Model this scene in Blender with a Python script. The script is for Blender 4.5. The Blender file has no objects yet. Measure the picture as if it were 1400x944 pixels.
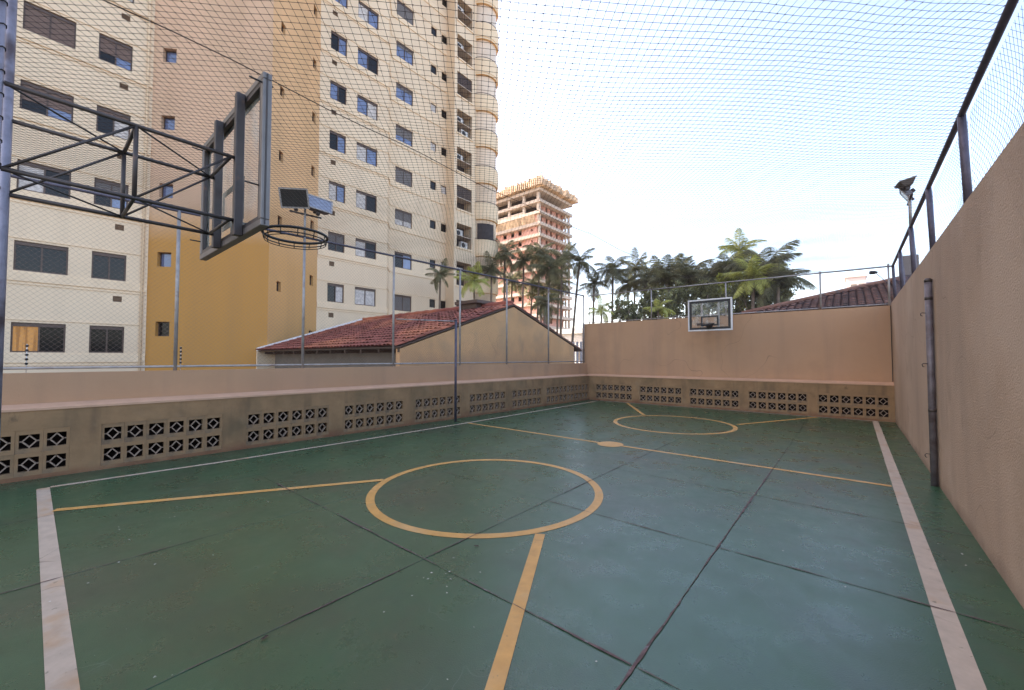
import bpy, math, random
import numpy as np
from mathutils import Vector, Matrix
R = math.radians
random.seed(7)
rng = np.random.default_rng(7)
scn = bpy.context.scene
col = scn.collection

# ------------------------------------------------------------ camera, sky, sun, exposure
cam_d = bpy.data.cameras.new("camera")
cam = bpy.data.objects.new("camera", cam_d); col.objects.link(cam)
cam.location = (0, 0, 1.7)
cam.rotation_euler = (R(90 + 1.815), 0, R(40.0))
cam_d.sensor_width = 36; cam_d.lens = 552.3 / 1400 * 36
cam_d.clip_start = 0.02; cam_d.clip_end = 6000
scn.camera = cam

SUN_EL = R(40); SUN_DIR2 = (-0.97, -0.22)          # the sun stands behind the apartment tower
w = bpy.data.worlds.new("World"); scn.world = w; w.use_nodes = True
nt = w.node_tree; bg = nt.nodes["Background"]
sky = nt.nodes.new("ShaderNodeTexSky"); sky.sky_type = 'NISHITA'; sky.sun_disc = False
sky.sun_elevation = SUN_EL
sky.sun_rotation = math.atan2(SUN_DIR2[0], SUN_DIR2[1])
sky.air_density = 0.9; sky.dust_density = 2.6; sky.ozone_density = 1.0
wb = nt.nodes.new("ShaderNodeMix"); wb.data_type = 'RGBA'; wb.blend_type = 'MULTIPLY'; wb.inputs[0].default_value = 1
wb.inputs[7].default_value = (1.16, 1.03, .94, 1)                  # warm camera white balance
hz = nt.nodes.new("ShaderNodeHueSaturation"); hz.inputs["Saturation"].default_value = 1.0
nt.links.new(sky.outputs[0], wb.inputs[6]); nt.links.new(wb.outputs[2], hz.inputs["Color"])
nt.links.new(hz.outputs[0], bg.inputs[0]); bg.inputs[1].default_value = 0.15
sl = bpy.data.lights.new("sun", 'SUN'); sl.energy = 3.0; sl.angle = R(0.6); sl.color = (1, .93, .82)
so = bpy.data.objects.new("sun", sl); col.objects.link(so)
sd = Vector((SUN_DIR2[0], SUN_DIR2[1], 0)).normalized() * math.cos(SUN_EL) + Vector((0, 0, math.sin(SUN_EL)))
so.rotation_euler = sd.to_track_quat('Z', 'Y').to_euler(); so.location = (-60, -10, 60)
scn.view_settings.view_transform = 'Standard'; scn.view_settings.look = 'None'
scn.view_settings.exposure = 2.22; scn.view_settings.gamma = 1.0
scn.cycles.max_bounces = 8; scn.cycles.transparent_max_bounces = 16

# ------------------------------------------------------------ materials
MATS = {}
def mat(name, c, rough=.8, var=.15, scale=2.0, bump=0.0, bscale=80, metal=0.0, c2=None, c2s=1.0, c2t=(.5, .65),
        spec=.5, trans=0.0, island=0.0):
    if name in MATS: return MATS[name]
    m = bpy.data.materials.new(name); m.use_nodes = True; MATS[name] = m
    n = m.node_tree.nodes; L = m.node_tree.links; b = n["Principled BSDF"]
    tc = n.new("ShaderNodeTexCoord")
    nz = n.new("ShaderNodeTexNoise"); nz.inputs["Scale"].default_value = scale
    nz.inputs["Detail"].default_value = 8; nz.inputs["Roughness"].default_value = .6
    L.new(tc.outputs["Object"], nz.inputs["Vector"])
    mr = n.new("ShaderNodeMapRange"); mr.inputs[1].default_value = .3; mr.inputs[2].default_value = .7
    mr.inputs[3].default_value = 1 - var; mr.inputs[4].default_value = 1 + var
    L.new(nz.outputs["Fac"], mr.inputs[0])
    mx = n.new("ShaderNodeMix"); mx.data_type = 'RGBA'; mx.blend_type = 'MULTIPLY'; mx.inputs[0].default_value = 1
    mx.inputs[6].default_value = (*c, 1); L.new(mr.outputs[0], mx.inputs[7])
    out = mx.outputs[2]
    if c2:
        n2 = n.new("ShaderNodeTexNoise"); n2.inputs["Scale"].default_value = c2s; n2.inputs["Detail"].default_value = 6
        L.new(tc.outputs["Object"], n2.inputs["Vector"])
        m2 = n.new("ShaderNodeMapRange"); m2.inputs[1].default_value = c2t[0]; m2.inputs[2].default_value = c2t[1]
        L.new(n2.outputs["Fac"], m2.inputs[0])
        mm = n.new("ShaderNodeMix"); mm.data_type = 'RGBA'; L.new(m2.outputs[0], mm.inputs[0])
        L.new(out, mm.inputs[6]); mm.inputs[7].default_value = (*c2, 1); out = mm.outputs[2]
    if island:
        g = n.new("ShaderNodeNewGeometry"); hs = n.new("ShaderNodeMapRange")
        hs.inputs[3].default_value = 1 - island; hs.inputs[4].default_value = 1 + island
        L.new(g.outputs["Random Per Island"], hs.inputs[0])
        mi = n.new("ShaderNodeMix"); mi.data_type = 'RGBA'; mi.blend_type = 'MULTIPLY'; mi.inputs[0].default_value = 1
        L.new(out, mi.inputs[6]); L.new(hs.outputs[0], mi.inputs[7]); out = mi.outputs[2]
    L.new(out, b.inputs["Base Color"])
    b.inputs["Roughness"].default_value = rough; b.inputs["Metallic"].default_value = metal
    b.inputs["Specular IOR Level"].default_value = spec
    if bump:
        nb = n.new("ShaderNodeTexNoise"); nb.inputs["Scale"].default_value = bscale; nb.inputs["Detail"].default_value = 4
        L.new(tc.outputs["Object"], nb.inputs["Vector"])
        bp = n.new("ShaderNodeBump"); bp.inputs["Strength"].default_value = 1; bp.inputs["Distance"].default_value = bump
        L.new(nb.outputs["Fac"], bp.inputs["Height"]); L.new(bp.outputs[0], b.inputs["Normal"])
    if trans:
        tr = n.new("ShaderNodeBsdfTranslucent"); L.new(out, tr.inputs[0])
        ms = n.new("ShaderNodeMixShader"); ms.inputs[0].default_value = trans
        L.new(b.outputs[0], ms.inputs[1]); L.new(tr.outputs[0], ms.inputs[2])
        L.new(ms.outputs[0], n["Material Output"].inputs[0])
    return m
def zpaint(m, c_low, z0, z1, noise=.5, nscale=1.0):
    """second colour or grime below a height (object z), with an uneven edge"""
    n = m.node_tree.nodes; L = m.node_tree.links; b = n["Principled BSDF"]
    src = b.inputs["Base Color"].links[0].from_socket
    tc = n.new("ShaderNodeTexCoord"); sp = n.new("ShaderNodeSeparateXYZ"); L.new(tc.outputs["Object"], sp.inputs[0])
    nz = n.new("ShaderNodeTexNoise"); nz.inputs["Scale"].default_value = nscale; nz.inputs["Detail"].default_value = 8
    L.new(tc.outputs["Object"], nz.inputs["Vector"])
    ma = n.new("ShaderNodeMath"); ma.operation = 'MULTIPLY_ADD'; ma.inputs[1].default_value = noise
    L.new(nz.outputs["Fac"], ma.inputs[0]); L.new(sp.outputs[2], ma.inputs[2])
    mr = n.new("ShaderNodeMapRange"); mr.inputs[1].default_value = z0 + noise / 2; mr.inputs[2].default_value = z1 + noise / 2
    mr.inputs[3].default_value = 1; mr.inputs[4].default_value = 0; L.new(ma.outputs[0], mr.inputs[0])
    mx = n.new("ShaderNodeMix"); mx.data_type = 'RGBA'; L.new(mr.outputs[0], mx.inputs[0])
    L.new(src, mx.inputs[6]); mx.inputs[7].default_value = (*c_low, 1)
    L.new(mx.outputs[2], b.inputs["Base Color"])
def streaks(m, c, amount=.5, sx=6, sz=.5, lo=.5, hi=.75):
    """vertical run-off stains: noise squeezed along z"""
    n = m.node_tree.nodes; L = m.node_tree.links; b = n["Principled BSDF"]
    src = b.inputs["Base Color"].links[0].from_socket
    tc = n.new("ShaderNodeTexCoord"); mp = n.new("ShaderNodeMapping"); mp.inputs["Scale"].default_value = (sx, sx, sz)
    L.new(tc.outputs["Object"], mp.inputs[0])
    nz = n.new("ShaderNodeTexNoise"); nz.inputs["Scale"].default_value = 1; nz.inputs["Detail"].default_value = 5
    L.new(mp.outputs[0], nz.inputs["Vector"])
    mr = n.new("ShaderNodeMapRange"); mr.inputs[1].default_value = lo; mr.inputs[2].default_value = hi
    mr.inputs[3].default_value = 0; mr.inputs[4].default_value = amount; L.new(nz.outputs["Fac"], mr.inputs[0])
    mx = n.new("ShaderNodeMix"); mx.data_type = 'RGBA'; L.new(mr.outputs[0], mx.inputs[0])
    L.new(src, mx.inputs[6]); mx.inputs[7].default_value = (*c, 1)
    L.new(mx.outputs[2], b.inputs["Base Color"])

# court paint: green, scuffed, glossy enough to pick up the sky
def court_mat():
    m = mat("green_court_paint", (.033, .084, .040), rough=.42, var=.12, scale=1.3, c2=(.040, .060, .035), c2s=.55, c2t=(.5, .72), spec=.68)
    n = m.node_tree.nodes; L = m.node_tree.links; b = n["Principled BSDF"]
    src = b.inputs["Base Color"].links[0].from_socket
    tc = n.new("ShaderNodeTexCoord")
    gm = n.new("ShaderNodeNewGeometry")
    def layer(src, scale, stretch, lo, hi, colr, amt, det=10):
        mp = n.new("ShaderNodeMapping"); mp.inputs["Scale"].default_value = stretch
        mp.inputs["Rotation"].default_value = (0, 0, .4)
        L.new(gm.outputs["Position"], mp.inputs[0])
        nz = n.new("ShaderNodeTexNoise"); nz.inputs["Scale"].default_value = scale; nz.inputs["Detail"].default_value = det
        nz.inputs["Roughness"].default_value = .65
        L.new(mp.outputs[0], nz.inputs["Vector"])
        mr = n.new("ShaderNodeMapRange"); mr.inputs[1].default_value = lo; mr.inputs[2].default_value = hi; mr.inputs[4].default_value = amt
        L.new(nz.outputs["Fac"], mr.inputs[0])
        mx = n.new("ShaderNodeMix"); mx.data_type = 'RGBA'; L.new(mr.outputs[0], mx.inputs[0])
        L.new(src, mx.inputs[6]); mx.inputs[7].default_value = (*colr, 1)
        return mx.outputs[2], nz.outputs["Fac"]
    src, _ = layer(src, 1.4, (1, 1, 1), .55, .8, (.026, .036, .026), .5, 4)
    src, _ = layer(src, 4, (1, 3, 1), .62, .8, (.022, .026, .02), .35, 4)
    src, _ = layer(src, 3, (3, 1, 1), .6, .85, (.10, .15, .12), .3, 3)
    src, _ = layer(src, 14, (1, 1, 1), .74, .76, (.45, .47, .42), .7, 3)
    src, f = layer(src, 1.6, (1, 1, 1), .55, .85, (.07, .055, .036), .5, 4)
    L.new(src, b.inputs["Base Color"])
    nz = n.new("ShaderNodeTexNoise"); nz.inputs["Scale"].default_value = 2.5; nz.inputs["Detail"].default_value = 9
    nz.inputs["Roughness"].default_value = .7
    L.new(gm.outputs["Position"], nz.inputs["Vector"])
    mr = n.new("ShaderNodeMapRange"); mr.inputs[1].default_value = .3; mr.inputs[2].default_value = .7
    mr.inputs[3].default_value = .20; mr.inputs[4].default_value = .42
    L.new(nz.outputs["Fac"], mr.inputs[0]); L.new(mr.outputs[0], b.inputs["Roughness"])
    nb = n.new("ShaderNodeTexNoise"); nb.inputs["Scale"].default_value = 120; L.new(gm.outputs["Position"], nb.inputs["Vector"])
    n3 = n.new("ShaderNodeTexNoise"); n3.inputs["Scale"].default_value = 1.2; L.new(gm.outputs["Position"], n3.inputs["Vector"])
    ad = n.new("ShaderNodeMath"); ad.operation = 'MULTIPLY_ADD'; ad.inputs[1].default_value = 6
    L.new(n3.outputs["Fac"], ad.inputs[0]); L.new(nb.outputs["Fac"], ad.inputs[2])
    bp = n.new("ShaderNodeBump"); bp.inputs["Distance"].default_value = .0011; L.new(ad.outputs[0], bp.inputs["Height"])
    L.new(bp.outputs[0], b.inputs["Normal"])
    return m
COURT = court_mat()
WHITE_LINE = mat("worn_white_line_paint", (.45, .365, .28), .5, .12, 9, c2=(.42, .235, .10), c2s=2.0, c2t=(.55, .72))
YELLOW_LINE = mat("worn_yellow_line_paint", (.54, .29, .08), .5, .14, 8, c2=(.4, .3, .16), c2s=5, c2t=(.6, .8))
SEAL = mat("dark_joint_sealant", (.115, .072, .068), .85, .4, 12, c2=(.17, .15, .15), c2s=18, c2t=(.58, .66))
SLABSIDE = mat("grey_concrete_base", (.12, .11, .1), .9, .2)
TERRA = mat("terracotta_stucco", (.50, .295, .165), .85, .1, 1.2, bump=.003, bscale=90, c2=(.42, .255, .15), c2s=.6, c2t=(.45, .75))
streaks(TERRA, (.25, .17, .12), .42, 2.2, .15, .52, .8)
TERRA_R = mat("rough_pinkish_stucco", (.42, .30, .212), .9, .12, 1.0, bump=.008, bscale=60, c2=(.36, .25, .175), c2s=.5, c2t=(.45, .8))
streaks(TERRA_R, (.24, .18, .14), .45, 1.6, .3, .5, .8)
LEDGE = mat("pale_terracotta_ledge", (.58, .35, .22), .8, .1, 3, bump=.002)
CONC = mat("stained_brown_concrete", (.32, .19, .092), .88, .22, 2.5, bump=.003, bscale=60, c2=(.20, .13, .065), c2s=1.3, c2t=(.48, .7))
streaks(CONC, (.10, .07, .045), .45, 5, .7, .55, .75); zpaint(CONC, (.20, .085, .045), -.05, .16, .22, 2.5)
BLOCK = mat("pale_screen_block_concrete", (.32, .193, .095), .85, .22, 3, bump=.002, c2=(.22, .15, .09), c2s=3, c2t=(.5, .7))
LATT = mat("pale_lattice_concrete", (.40, .29, .21), .85, .15, 4)
VOID = mat("dark_void_backing", (.035, .022, .018), .95, .3)
CREAM = mat("cream_facade_paint", (.78, .61, .42), .8, .06, .5, bump=.004, bscale=14, c2=(.71, .54, .365), c2s=.25, c2t=(.45, .75))
streaks(CREAM, (.4, .3, .22), .22, 1.2, .1, .5, .8)
CREAM2 = mat("cream_cornice_paint", (.80, .62, .42), .8, .08, 1)
YEL = mat("pinkish_tan_shaft_face", (.65, .43, .28), .85, .07, .4, c2=(.58, .395, .245), c2s=.3, c2t=(.45, .75))
YEL2 = mat("orange_tan_shaft_face", (.68, .41, .205), .85, .07, .4, c2=(.6, .37, .18), c2s=.3, c2t=(.45, .75))  # each shaft face gets its own tan tone
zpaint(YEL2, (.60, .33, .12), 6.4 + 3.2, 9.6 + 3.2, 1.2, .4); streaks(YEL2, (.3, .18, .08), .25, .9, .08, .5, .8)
zpaint(YEL, (.49, .245, .06), 6.9 + 3.2, 8.6 + 3.2, 1.2, .4); streaks(YEL, (.3, .18, .08), .25, .9, .08, .5, .8)  # both shaft faces change colour towards the bottom
BROWNF = mat("dark_bronze_window_frame", (.09, .055, .04), .5, .2)
GLASS_D = mat("dark_window_glass", (.014, .013, .013), .12, .2, spec=.25)
GLASS_B = mat("blue_tinted_window_glass", (.12, .15, .26), .06, .25, 1.5, spec=.9)
CURTAIN = mat("pale_window_curtain", (.55, .5, .46), .9, .3, 6)
SHUT = mat("brown_roller_blind", (.17, .11, .085), .7, .12, 5)
SHUT_G = mat("grey_roller_blind", (.16, .14, .13), .7, .12, 5)
VENT = mat("brown_vent_grille", (.2, .13, .08), .8, .2)
WARM = mat("warm_lit_room", (.32, .16, .05), .8, .1)
streaks(WARM, (.04, .02, .01), 1, 9, .3, .45, .55)
_b = WARM.node_tree.nodes["Principled BSDF"]; _b.inputs["Emission Color"].default_value = (1, .5, .15, 1); _b.inputs["Emission Strength"].default_value = .06
METAL = mat("grey_painted_steel", (.075, .062, .058), .45, .2, 6, metal=.4, c2=(.16, .09, .06), c2s=9, c2t=(.62, .75))
ALU = mat("dull_aluminium_frame", (.20, .18, .168), .45, .12, 8, metal=.6)
BLUEPOLE = mat("galvanised_steel_pole", (.26, .245, .29), .5, .25, 9, metal=.4, c2=(.10, .075, .08), c2s=5, c2t=(.55, .7))
METALG = mat("rusty_grey_steel_pole", (.17, .15, .165), .55, .3, 9, metal=.35, c2=(.085, .06, .055), c2s=4, c2t=(.5, .65))
POSTM = mat("dark_weathered_fence_steel", (.10, .09, .12), .55, .3, 8, metal=.4)
GALV = mat("galvanised_fence_tube", (.36, .33, .31), .5, .2, 8, metal=.4, c2=(.2, .12, .09), c2s=5, c2t=(.6, .75))
BLACK = mat("black_enamel", (.012, .011, .011), .45, .2)
THREAD = mat("dark_net_thread", (.045, .028, .025), .8, .2)
WIRE = mat("galvanised_fence_wire", (.21, .20, .25), .5, .1, metal=.5)
WIRE_L = mat("rusty_fence_wire", (.25, .18, .15), .6, .1, metal=.3)
TILE = mat("red_clay_tile", (.23, .062, .042), .8, .3, 3, c2=(.46, .15, .07), c2s=.35, c2t=(.5, .68), island=.25)  # broad orange patches stand in for sunlight falling on the roof
TILE_D = mat("weathered_dark_clay_tile", (.20, .09, .055), .95, .4, 2, c2=(.07, .05, .04), c2s=2, c2t=(.5, .7), island=.3)
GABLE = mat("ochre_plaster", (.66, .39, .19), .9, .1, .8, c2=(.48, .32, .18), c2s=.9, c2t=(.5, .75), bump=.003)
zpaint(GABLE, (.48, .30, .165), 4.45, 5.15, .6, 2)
GREYW = mat("grey_plaster", (.20, .17, .14), .9, .15)  # one grey for the side wall, equipment box and distant windows
WHITE = mat("white_wall_paint", (.75, .72, .68), .8, .1)
BRICK = mat("salmon_brick_infill", (.60, .33, .26), .9, .15, .6)
RCONC = mat("raw_concrete_slab", (.56, .46, .37), .9, .15, .5)
ORANGE = mat("orange_formwork_board", (.62, .46, .31), .8, .3, .8, island=.2)
DARKIN = mat("dark_interior", (.06, .05, .05), .9, .3)
TRUNK = mat("grey_brown_palm_trunk", (.20, .15, .11), .9, .3, 3, bump=.02, bscale=6)
FROND = mat("dark_green_frond", (.19, .19, .10), .55, .3, 1, trans=.55, island=.45)
FROND_Y = mat("yellow_green_frond", (.42, .43, .11), .55, .3, 1, trans=.45, island=.35)
LEAF = mat("olive_green_leaf", (.20, .20, .085), .6, .3, 1, trans=.35, island=.5)
LEAF_Y = mat("yellow_green_leaf", (.36, .38, .08), .6, .3, 1, trans=.5, island=.4)
BACKG = mat("scratched_backboard_acrylic", (.55, .56, .5), .12, .25, 3)
def glassy(m, alpha):
    n = m.node_tree.nodes; L = m.node_tree.links; b = n["Principled BSDF"]
    tr = n.new("ShaderNodeBsdfTransparent"); ms = n.new("ShaderNodeMixShader")
    tc = n.new("ShaderNodeTexCoord"); nz = n.new("ShaderNodeTexNoise"); nz.inputs["Scale"].default_value = 3.5
    nz.inputs["Detail"].default_value = 8
    L.new(tc.outputs["Object"], nz.inputs["Vector"])
    mr = n.new("ShaderNodeMapRange"); mr.inputs[1].default_value = .45; mr.inputs[2].default_value = .7
    mr.inputs[3].default_value = alpha[0]; mr.inputs[4].default_value = alpha[1]
    L.new(nz.outputs["Fac"], mr.inputs[0]); L.new(mr.outputs[0], ms.inputs[0])
    L.new(tr.outputs[0], ms.inputs[1]); L.new(b.outputs[0], ms.inputs[2]); L.new(ms.outputs[0], n["Material Output"].inputs[0])
glassy(BACKG, (.06, .38))
LAMPG = mat("floodlight_glass", (.25, .27, .33), .15, .2, 4, metal=.3)
LAMPD = mat("dark_floodlight_glass", (.035, .033, .03), .2, .2, 4)
GROUNDM = mat("dusty_city_ground", (.16, .13, .10), .95, .3, .02)
SPECK = mat("pale_litter_flake", (.6, .58, .52), .8, .1)
DEAD = mat("dry_leaf_brown", (.05, .035, .025), .8, .3)

def contour(m, c, scale=.8, width=.004, amount=.6, gate=(.5, .6), world=False):
    """thin wandering hairlines (cracks, scratches): the level line of a noise, shown only in patches"""
    n = m.node_tree.nodes; L = m.node_tree.links; b = n["Principled BSDF"]
    src = b.inputs["Base Color"].links[0].from_socket
    tc = n.new("ShaderNodeTexCoord"); nz = n.new("ShaderNodeTexNoise"); nz.inputs["Scale"].default_value = scale
    nz.inputs["Detail"].default_value = 2.2; nz.inputs["Roughness"].default_value = .35; L.new(tc.outputs["Object"], nz.inputs["Vector"])
    a = n.new("ShaderNodeMath"); a.operation = 'SUBTRACT'; a.inputs[1].default_value = .5; L.new(nz.outputs["Fac"], a.inputs[0])
    ab = n.new("ShaderNodeMath"); ab.operation = 'ABSOLUTE'; L.new(a.outputs[0], ab.inputs[0])
    lt_ = n.new("ShaderNodeMapRange"); lt_.inputs[1].default_value = width; lt_.inputs[2].default_value = 0; L.new(ab.outputs[0], lt_.inputs[0])
    g2 = n.new("ShaderNodeTexNoise"); g2.inputs["Scale"].default_value = scale * .7; g2.inputs["W" if False else "Detail"].default_value = 2
    mp = n.new("ShaderNodeMapping"); mp.inputs["Location"].default_value = (7, 3, 5); L.new(tc.outputs["Object"], mp.inputs[0]); L.new(mp.outputs[0], g2.inputs["Vector"])
    gm = n.new("ShaderNodeMapRange"); gm.inputs[1].default_value = gate[0]; gm.inputs[2].default_value = gate[1]; gm.inputs[4].default_value = amount
    L.new(g2.outputs["Fac"], gm.inputs[0])
    mu = n.new("ShaderNodeMath"); mu.operation = 'MULTIPLY'; L.new(lt_.outputs[0], mu.inputs[0]); L.new(gm.outputs[0], mu.inputs[1])
    mx = n.new("ShaderNodeMix"); mx.data_type = 'RGBA'; L.new(mu.outputs[0], mx.inputs[0]); L.new(src, mx.inputs[6]); mx.inputs[7].default_value = (*c, 1)
    L.new(mx.outputs[2], b.inputs["Base Color"])
def patches(m, c, scale, lo, hi, amount, stretch=(1, 1, 1), off=0):
    n = m.node_tree.nodes; L = m.node_tree.links; b = n["Principled BSDF"]
    src = b.inputs["Base Color"].links[0].from_socket
    tc = n.new("ShaderNodeTexCoord"); mp = n.new("ShaderNodeMapping"); mp.inputs["Scale"].default_value = stretch; mp.inputs["Location"].default_value = (off, off * .7, 0)
    L.new(tc.outputs["Object"], mp.inputs[0])
    nz = n.new("ShaderNodeTexNoise"); nz.inputs["Scale"].default_value = scale; nz.inputs["Detail"].default_value = 9; nz.inputs["Roughness"].default_value = .62
    L.new(mp.outputs[0], nz.inputs["Vector"])
    mr = n.new("ShaderNodeMapRange"); mr.inputs[1].default_value = lo; mr.inputs[2].default_value = hi; mr.inputs[4].default_value = amount
    L.new(nz.outputs["Fac"], mr.inputs[0]); mx = n.new("ShaderNodeMix"); mx.data_type = 'RGBA'; L.new(mr.outputs[0], mx.inputs[0])
    L.new(src, mx.inputs[6]); mx.inputs[7].default_value = (*c, 1); L.new(mx.outputs[2], b.inputs["Base Color"])
contour(TERRA_R, (.13, .09, .07), .7, .0016, .8, (.5, .56)); zpaint(TERRA_R, (.24, .16, .11), -.02, .14, .2, 3)
patches(TERRA_R, (.49, .37, .28), .35, .52, .66, .7); patches(TERRA_R, (.25, .18, .13), 2.2, .6, .76, .6, (1, 1, .5), 4)
contour(TERRA, (.15, .09, .06), .6, .002, .6, (.5, .58)); patches(TERRA, (.27, .19, .14), .8, .6, .78, .45, (1, 1, .35), 3); patches(TERRA, (.52, .30, .18), .5, .55, .7, .5, off=9)
patches(CONC, (.33, .225, .125), 1.6, .55, .7, .6, off=5); patches(CONC, (.06, .045, .03), 7, .64, .74, .6, (1, 1, .4), 2)
patches(WHITE_LINE, (.10, .115, .08), 16, .64, .70, .75); patches(WHITE_LINE, (.34, .26, .19), 3, .55, .75, .6, off=3)
patches(YELLOW_LINE, (.09, .10, .06), 18, .66, .71, .7); patches(YELLOW_LINE, (.5, .36, .2), 1.5, .5, .7, .5, off=3)
contour(WHITE_LINE, (.12, .09, .07), 1.3, .003, .7, (.5, .56)); contour(YELLOW_LINE, (.15, .09, .05), 1.3, .003, .6, (.5, .56))
patches(CREAM, (.50, .38, .26), .9, .62, .8, .4, (1, 1, .15), 2); patches(YEL, (.36, .23, .1), .7, .6, .8, .3, (1, 1, .15), 4)
patches(GABLE, (.34, .25, .16), 1.2, .56, .72, .5, (1, 1, .4), 6); contour(GABLE, (.2, .13, .08), .7, .003, .6)
patches(BLOCK, (.08, .06, .04), 9, .6, .72, .6); patches(LATT, (.14, .1, .07), 9, .58, .7, .6)
# court: scratches, scuffs and dust
contour(COURT, (.022, .028, .022), 1.1, .0016, .5, (.54, .6)); contour(COURT, (.16, .2, .17), 1.7, .0012, .45, (.56, .62))
patches(COURT, (.02, .022, .02), 26, .72, .76, .35, (1, 1, 1), 2)

# ------------------------------------------------------------ helpers
def link(o, parent=None):
    col.objects.link(o)
    if parent is not None: o.parent = parent
    return o
def tag(o, label=None, cat=None, group=None, kind=None):
    if label: o['label'] = label
    if cat: o['category'] = cat
    if group: o['group'] = group
    if kind: o['kind'] = kind
    return o
def empty(name, loc=(0, 0, 0), rz=0, label=None, cat=None, group=None, parent=None):
    o = bpy.data.objects.new(name, None); link(o, parent)
    o.location = loc; o.rotation_euler = (0, 0, rz); o.empty_display_size = .2
    return tag(o, label, cat, group)
class MB:
    def __init__(s): s.v = []; s.f = []; s.mi = []; s.cur = 0
    def poly(s, pts):
        k = len(s.v); s.v += [tuple(p) for p in pts]; s.f.append(tuple(range(k, k + len(pts)))); s.mi.append(s.cur)
    def box(s, a, b):
        x0, y0, z0 = a; x1, y1, z1 = b
        k = len(s.v)
        s.v += [(x0, y0, z0), (x1, y0, z0), (x1, y1, z0), (x0, y1, z0), (x0, y0, z1), (x1, y0, z1), (x1, y1, z1), (x0, y1, z1)]
        for q in ((0, 3, 2, 1), (4, 5, 6, 7), (0, 1, 5, 4), (1, 2, 6, 5), (2, 3, 7, 6), (3, 0, 4, 7)):
            s.f.append(tuple(k + i for i in q)); s.mi.append(s.cur)
    def hexa(s, p):
        k = len(s.v); s.v += [tuple(q) for q in p]
        for q in ((0, 3, 2, 1), (4, 5, 6, 7), (0, 1, 5, 4), (1, 2, 6, 5), (2, 3, 7, 6), (3, 0, 4, 7)):
            s.f.append(tuple(k + i for i in q)); s.mi.append(s.cur)
    def tube(s, pts, r, n=8, cap=True, closed=False):
        pts = [Vector(p) for p in pts]; m = len(pts)
        rs = r if isinstance(r, (list, tuple)) else [r] * m
        k = len(s.v); up = None
        for i, p in enumerate(pts):
            if closed: t = pts[(i + 1) % m] - pts[i - 1]
            else: t = pts[min(i + 1, m - 1)] - pts[max(i - 1, 0)]
            t.normalize()
            if up is None: up = t.orthogonal().normalized()
            up = (up - t * up.dot(t)).normalized(); q = t.cross(up)
            for j in range(n):
                a = 2 * math.pi * j / n
                s.v.append(tuple(p + (up * math.cos(a) + q * math.sin(a)) * rs[i]))
        for i in range(m if closed else m - 1):
            i2 = (i + 1) % m
            for j in range(n):
                s.f.append((k + i * n + j, k + i * n + (j + 1) % n, k + i2 * n + (j + 1) % n, k + i2 * n + j)); s.mi.append(s.cur)
        if cap and not closed:
            s.f.append(tuple(k + j for j in reversed(range(n)))); s.mi.append(s.cur)
            s.f.append(tuple(k + (m - 1) * n + j for j in range(n))); s.mi.append(s.cur)
    def mesh(s, name, mats, smooth=False):
        me = bpy.data.meshes.new(name); me.from_pydata(s.v, [], s.f)
        mats = mats if isinstance(mats, (list, tuple)) else [mats]
        for m_ in mats: me.materials.append(m_)
        if len(mats) > 1: me.polygons.foreach_set('material_index', s.mi)
        if smooth: me.polygons.foreach_set('use_smooth', [True] * len(me.polygons))
        me.update(); return me
    def build(s, name, m, parent=None, loc=None, rz=None, smooth=False):
        o = bpy.data.objects.new(name, s.mesh(name, m, smooth)); link(o, parent)
        if loc is not None: o.location = loc
        if rz is not None: o.rotation_euler = (0, 0, rz)
        return o
def obj(name, me, parent=None, loc=(0, 0, 0), rot=(0, 0, 0), sc=None):
    o = bpy.data.objects.new(name, me); link(o, parent); o.location = loc; o.rotation_euler = rot
    if sc: o.scale = sc
    return o
def bevel(o, wd=.01, seg=2):
    b = o.modifiers.new("bevel", 'BEVEL'); b.width = wd; b.segments = seg; b.limit_method = 'ANGLE'; return o
def lines_mesh(name, P, r, m, off1=None, off2=None):
    """P: (nlines, npts, 3). Thin triangular prisms along each polyline."""
    nl, npt, _ = P.shape
    d = P[:, 1:2] - P[:, 0:1]; d = d / np.linalg.norm(d, axis=2, keepdims=True)
    ref = np.array([0, 0, 1.0]) if abs(d[..., 2]).max() < .5 else np.array(off1 if off1 is not None else [1.0, 0, 0])
    a = np.cross(d, ref); a /= np.linalg.norm(a, axis=2, keepdims=True); b = np.cross(d, a)
    V = []
    for k in range(3):
        an = 2 * math.pi * k / 3 + math.pi / 2
        V.append(P + (a * math.cos(an) + b * math.sin(an)) * r)
    V = np.stack(V, axis=2).reshape(-1, 3)
    base = (np.arange(nl)[:, None] * npt + np.arange(npt - 1)[None, :]).reshape(-1) * 3
    F = np.concatenate([np.stack([base + k, base + (k + 1) % 3, base + 3 + (k + 1) % 3, base + 3 + k], 1) for k in range(3)])
    me = bpy.data.meshes.new(name)
    me.vertices.add(len(V)); me.vertices.foreach_set('co', V.astype(np.float32).ravel())
    me.loops.add(F.size); me.loops.foreach_set('vertex_index', F.astype(np.int32).ravel())
    me.polygons.add(len(F)); me.polygons.foreach_set('loop_start', np.arange(0, F.size, 4, dtype=np.int32))
    me.update(calc_edges=True); me.materials.append(m); return me
def diag_lines(w, h, pitch, slope=1.0):
    """two families of diagonals clipped to a w x h rectangle; returns list of (x0,z0,x1,z1)"""
    out = []
    step = pitch * math.sqrt(1 + slope * slope)
    for sgn in (1, -1):
        c = -h / slope
        while c < w:
            # x = c + z/slope, mirrored for sgn -1
            z0 = 0.0; x0 = c; x1 = c + h / slope; z1 = h
            if x0 < 0: z0 = -x0 * slope; x0 = 0
            if x1 > w: z1 = h - (x1 - w) * slope; x1 = w
            if z1 > z0 + 1e-3:
                if sgn > 0: out.append((x0, z0, x1, z1))
                else: out.append((w - x0, z0, w - x1, z1))
            c += step / slope
    return out

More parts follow.
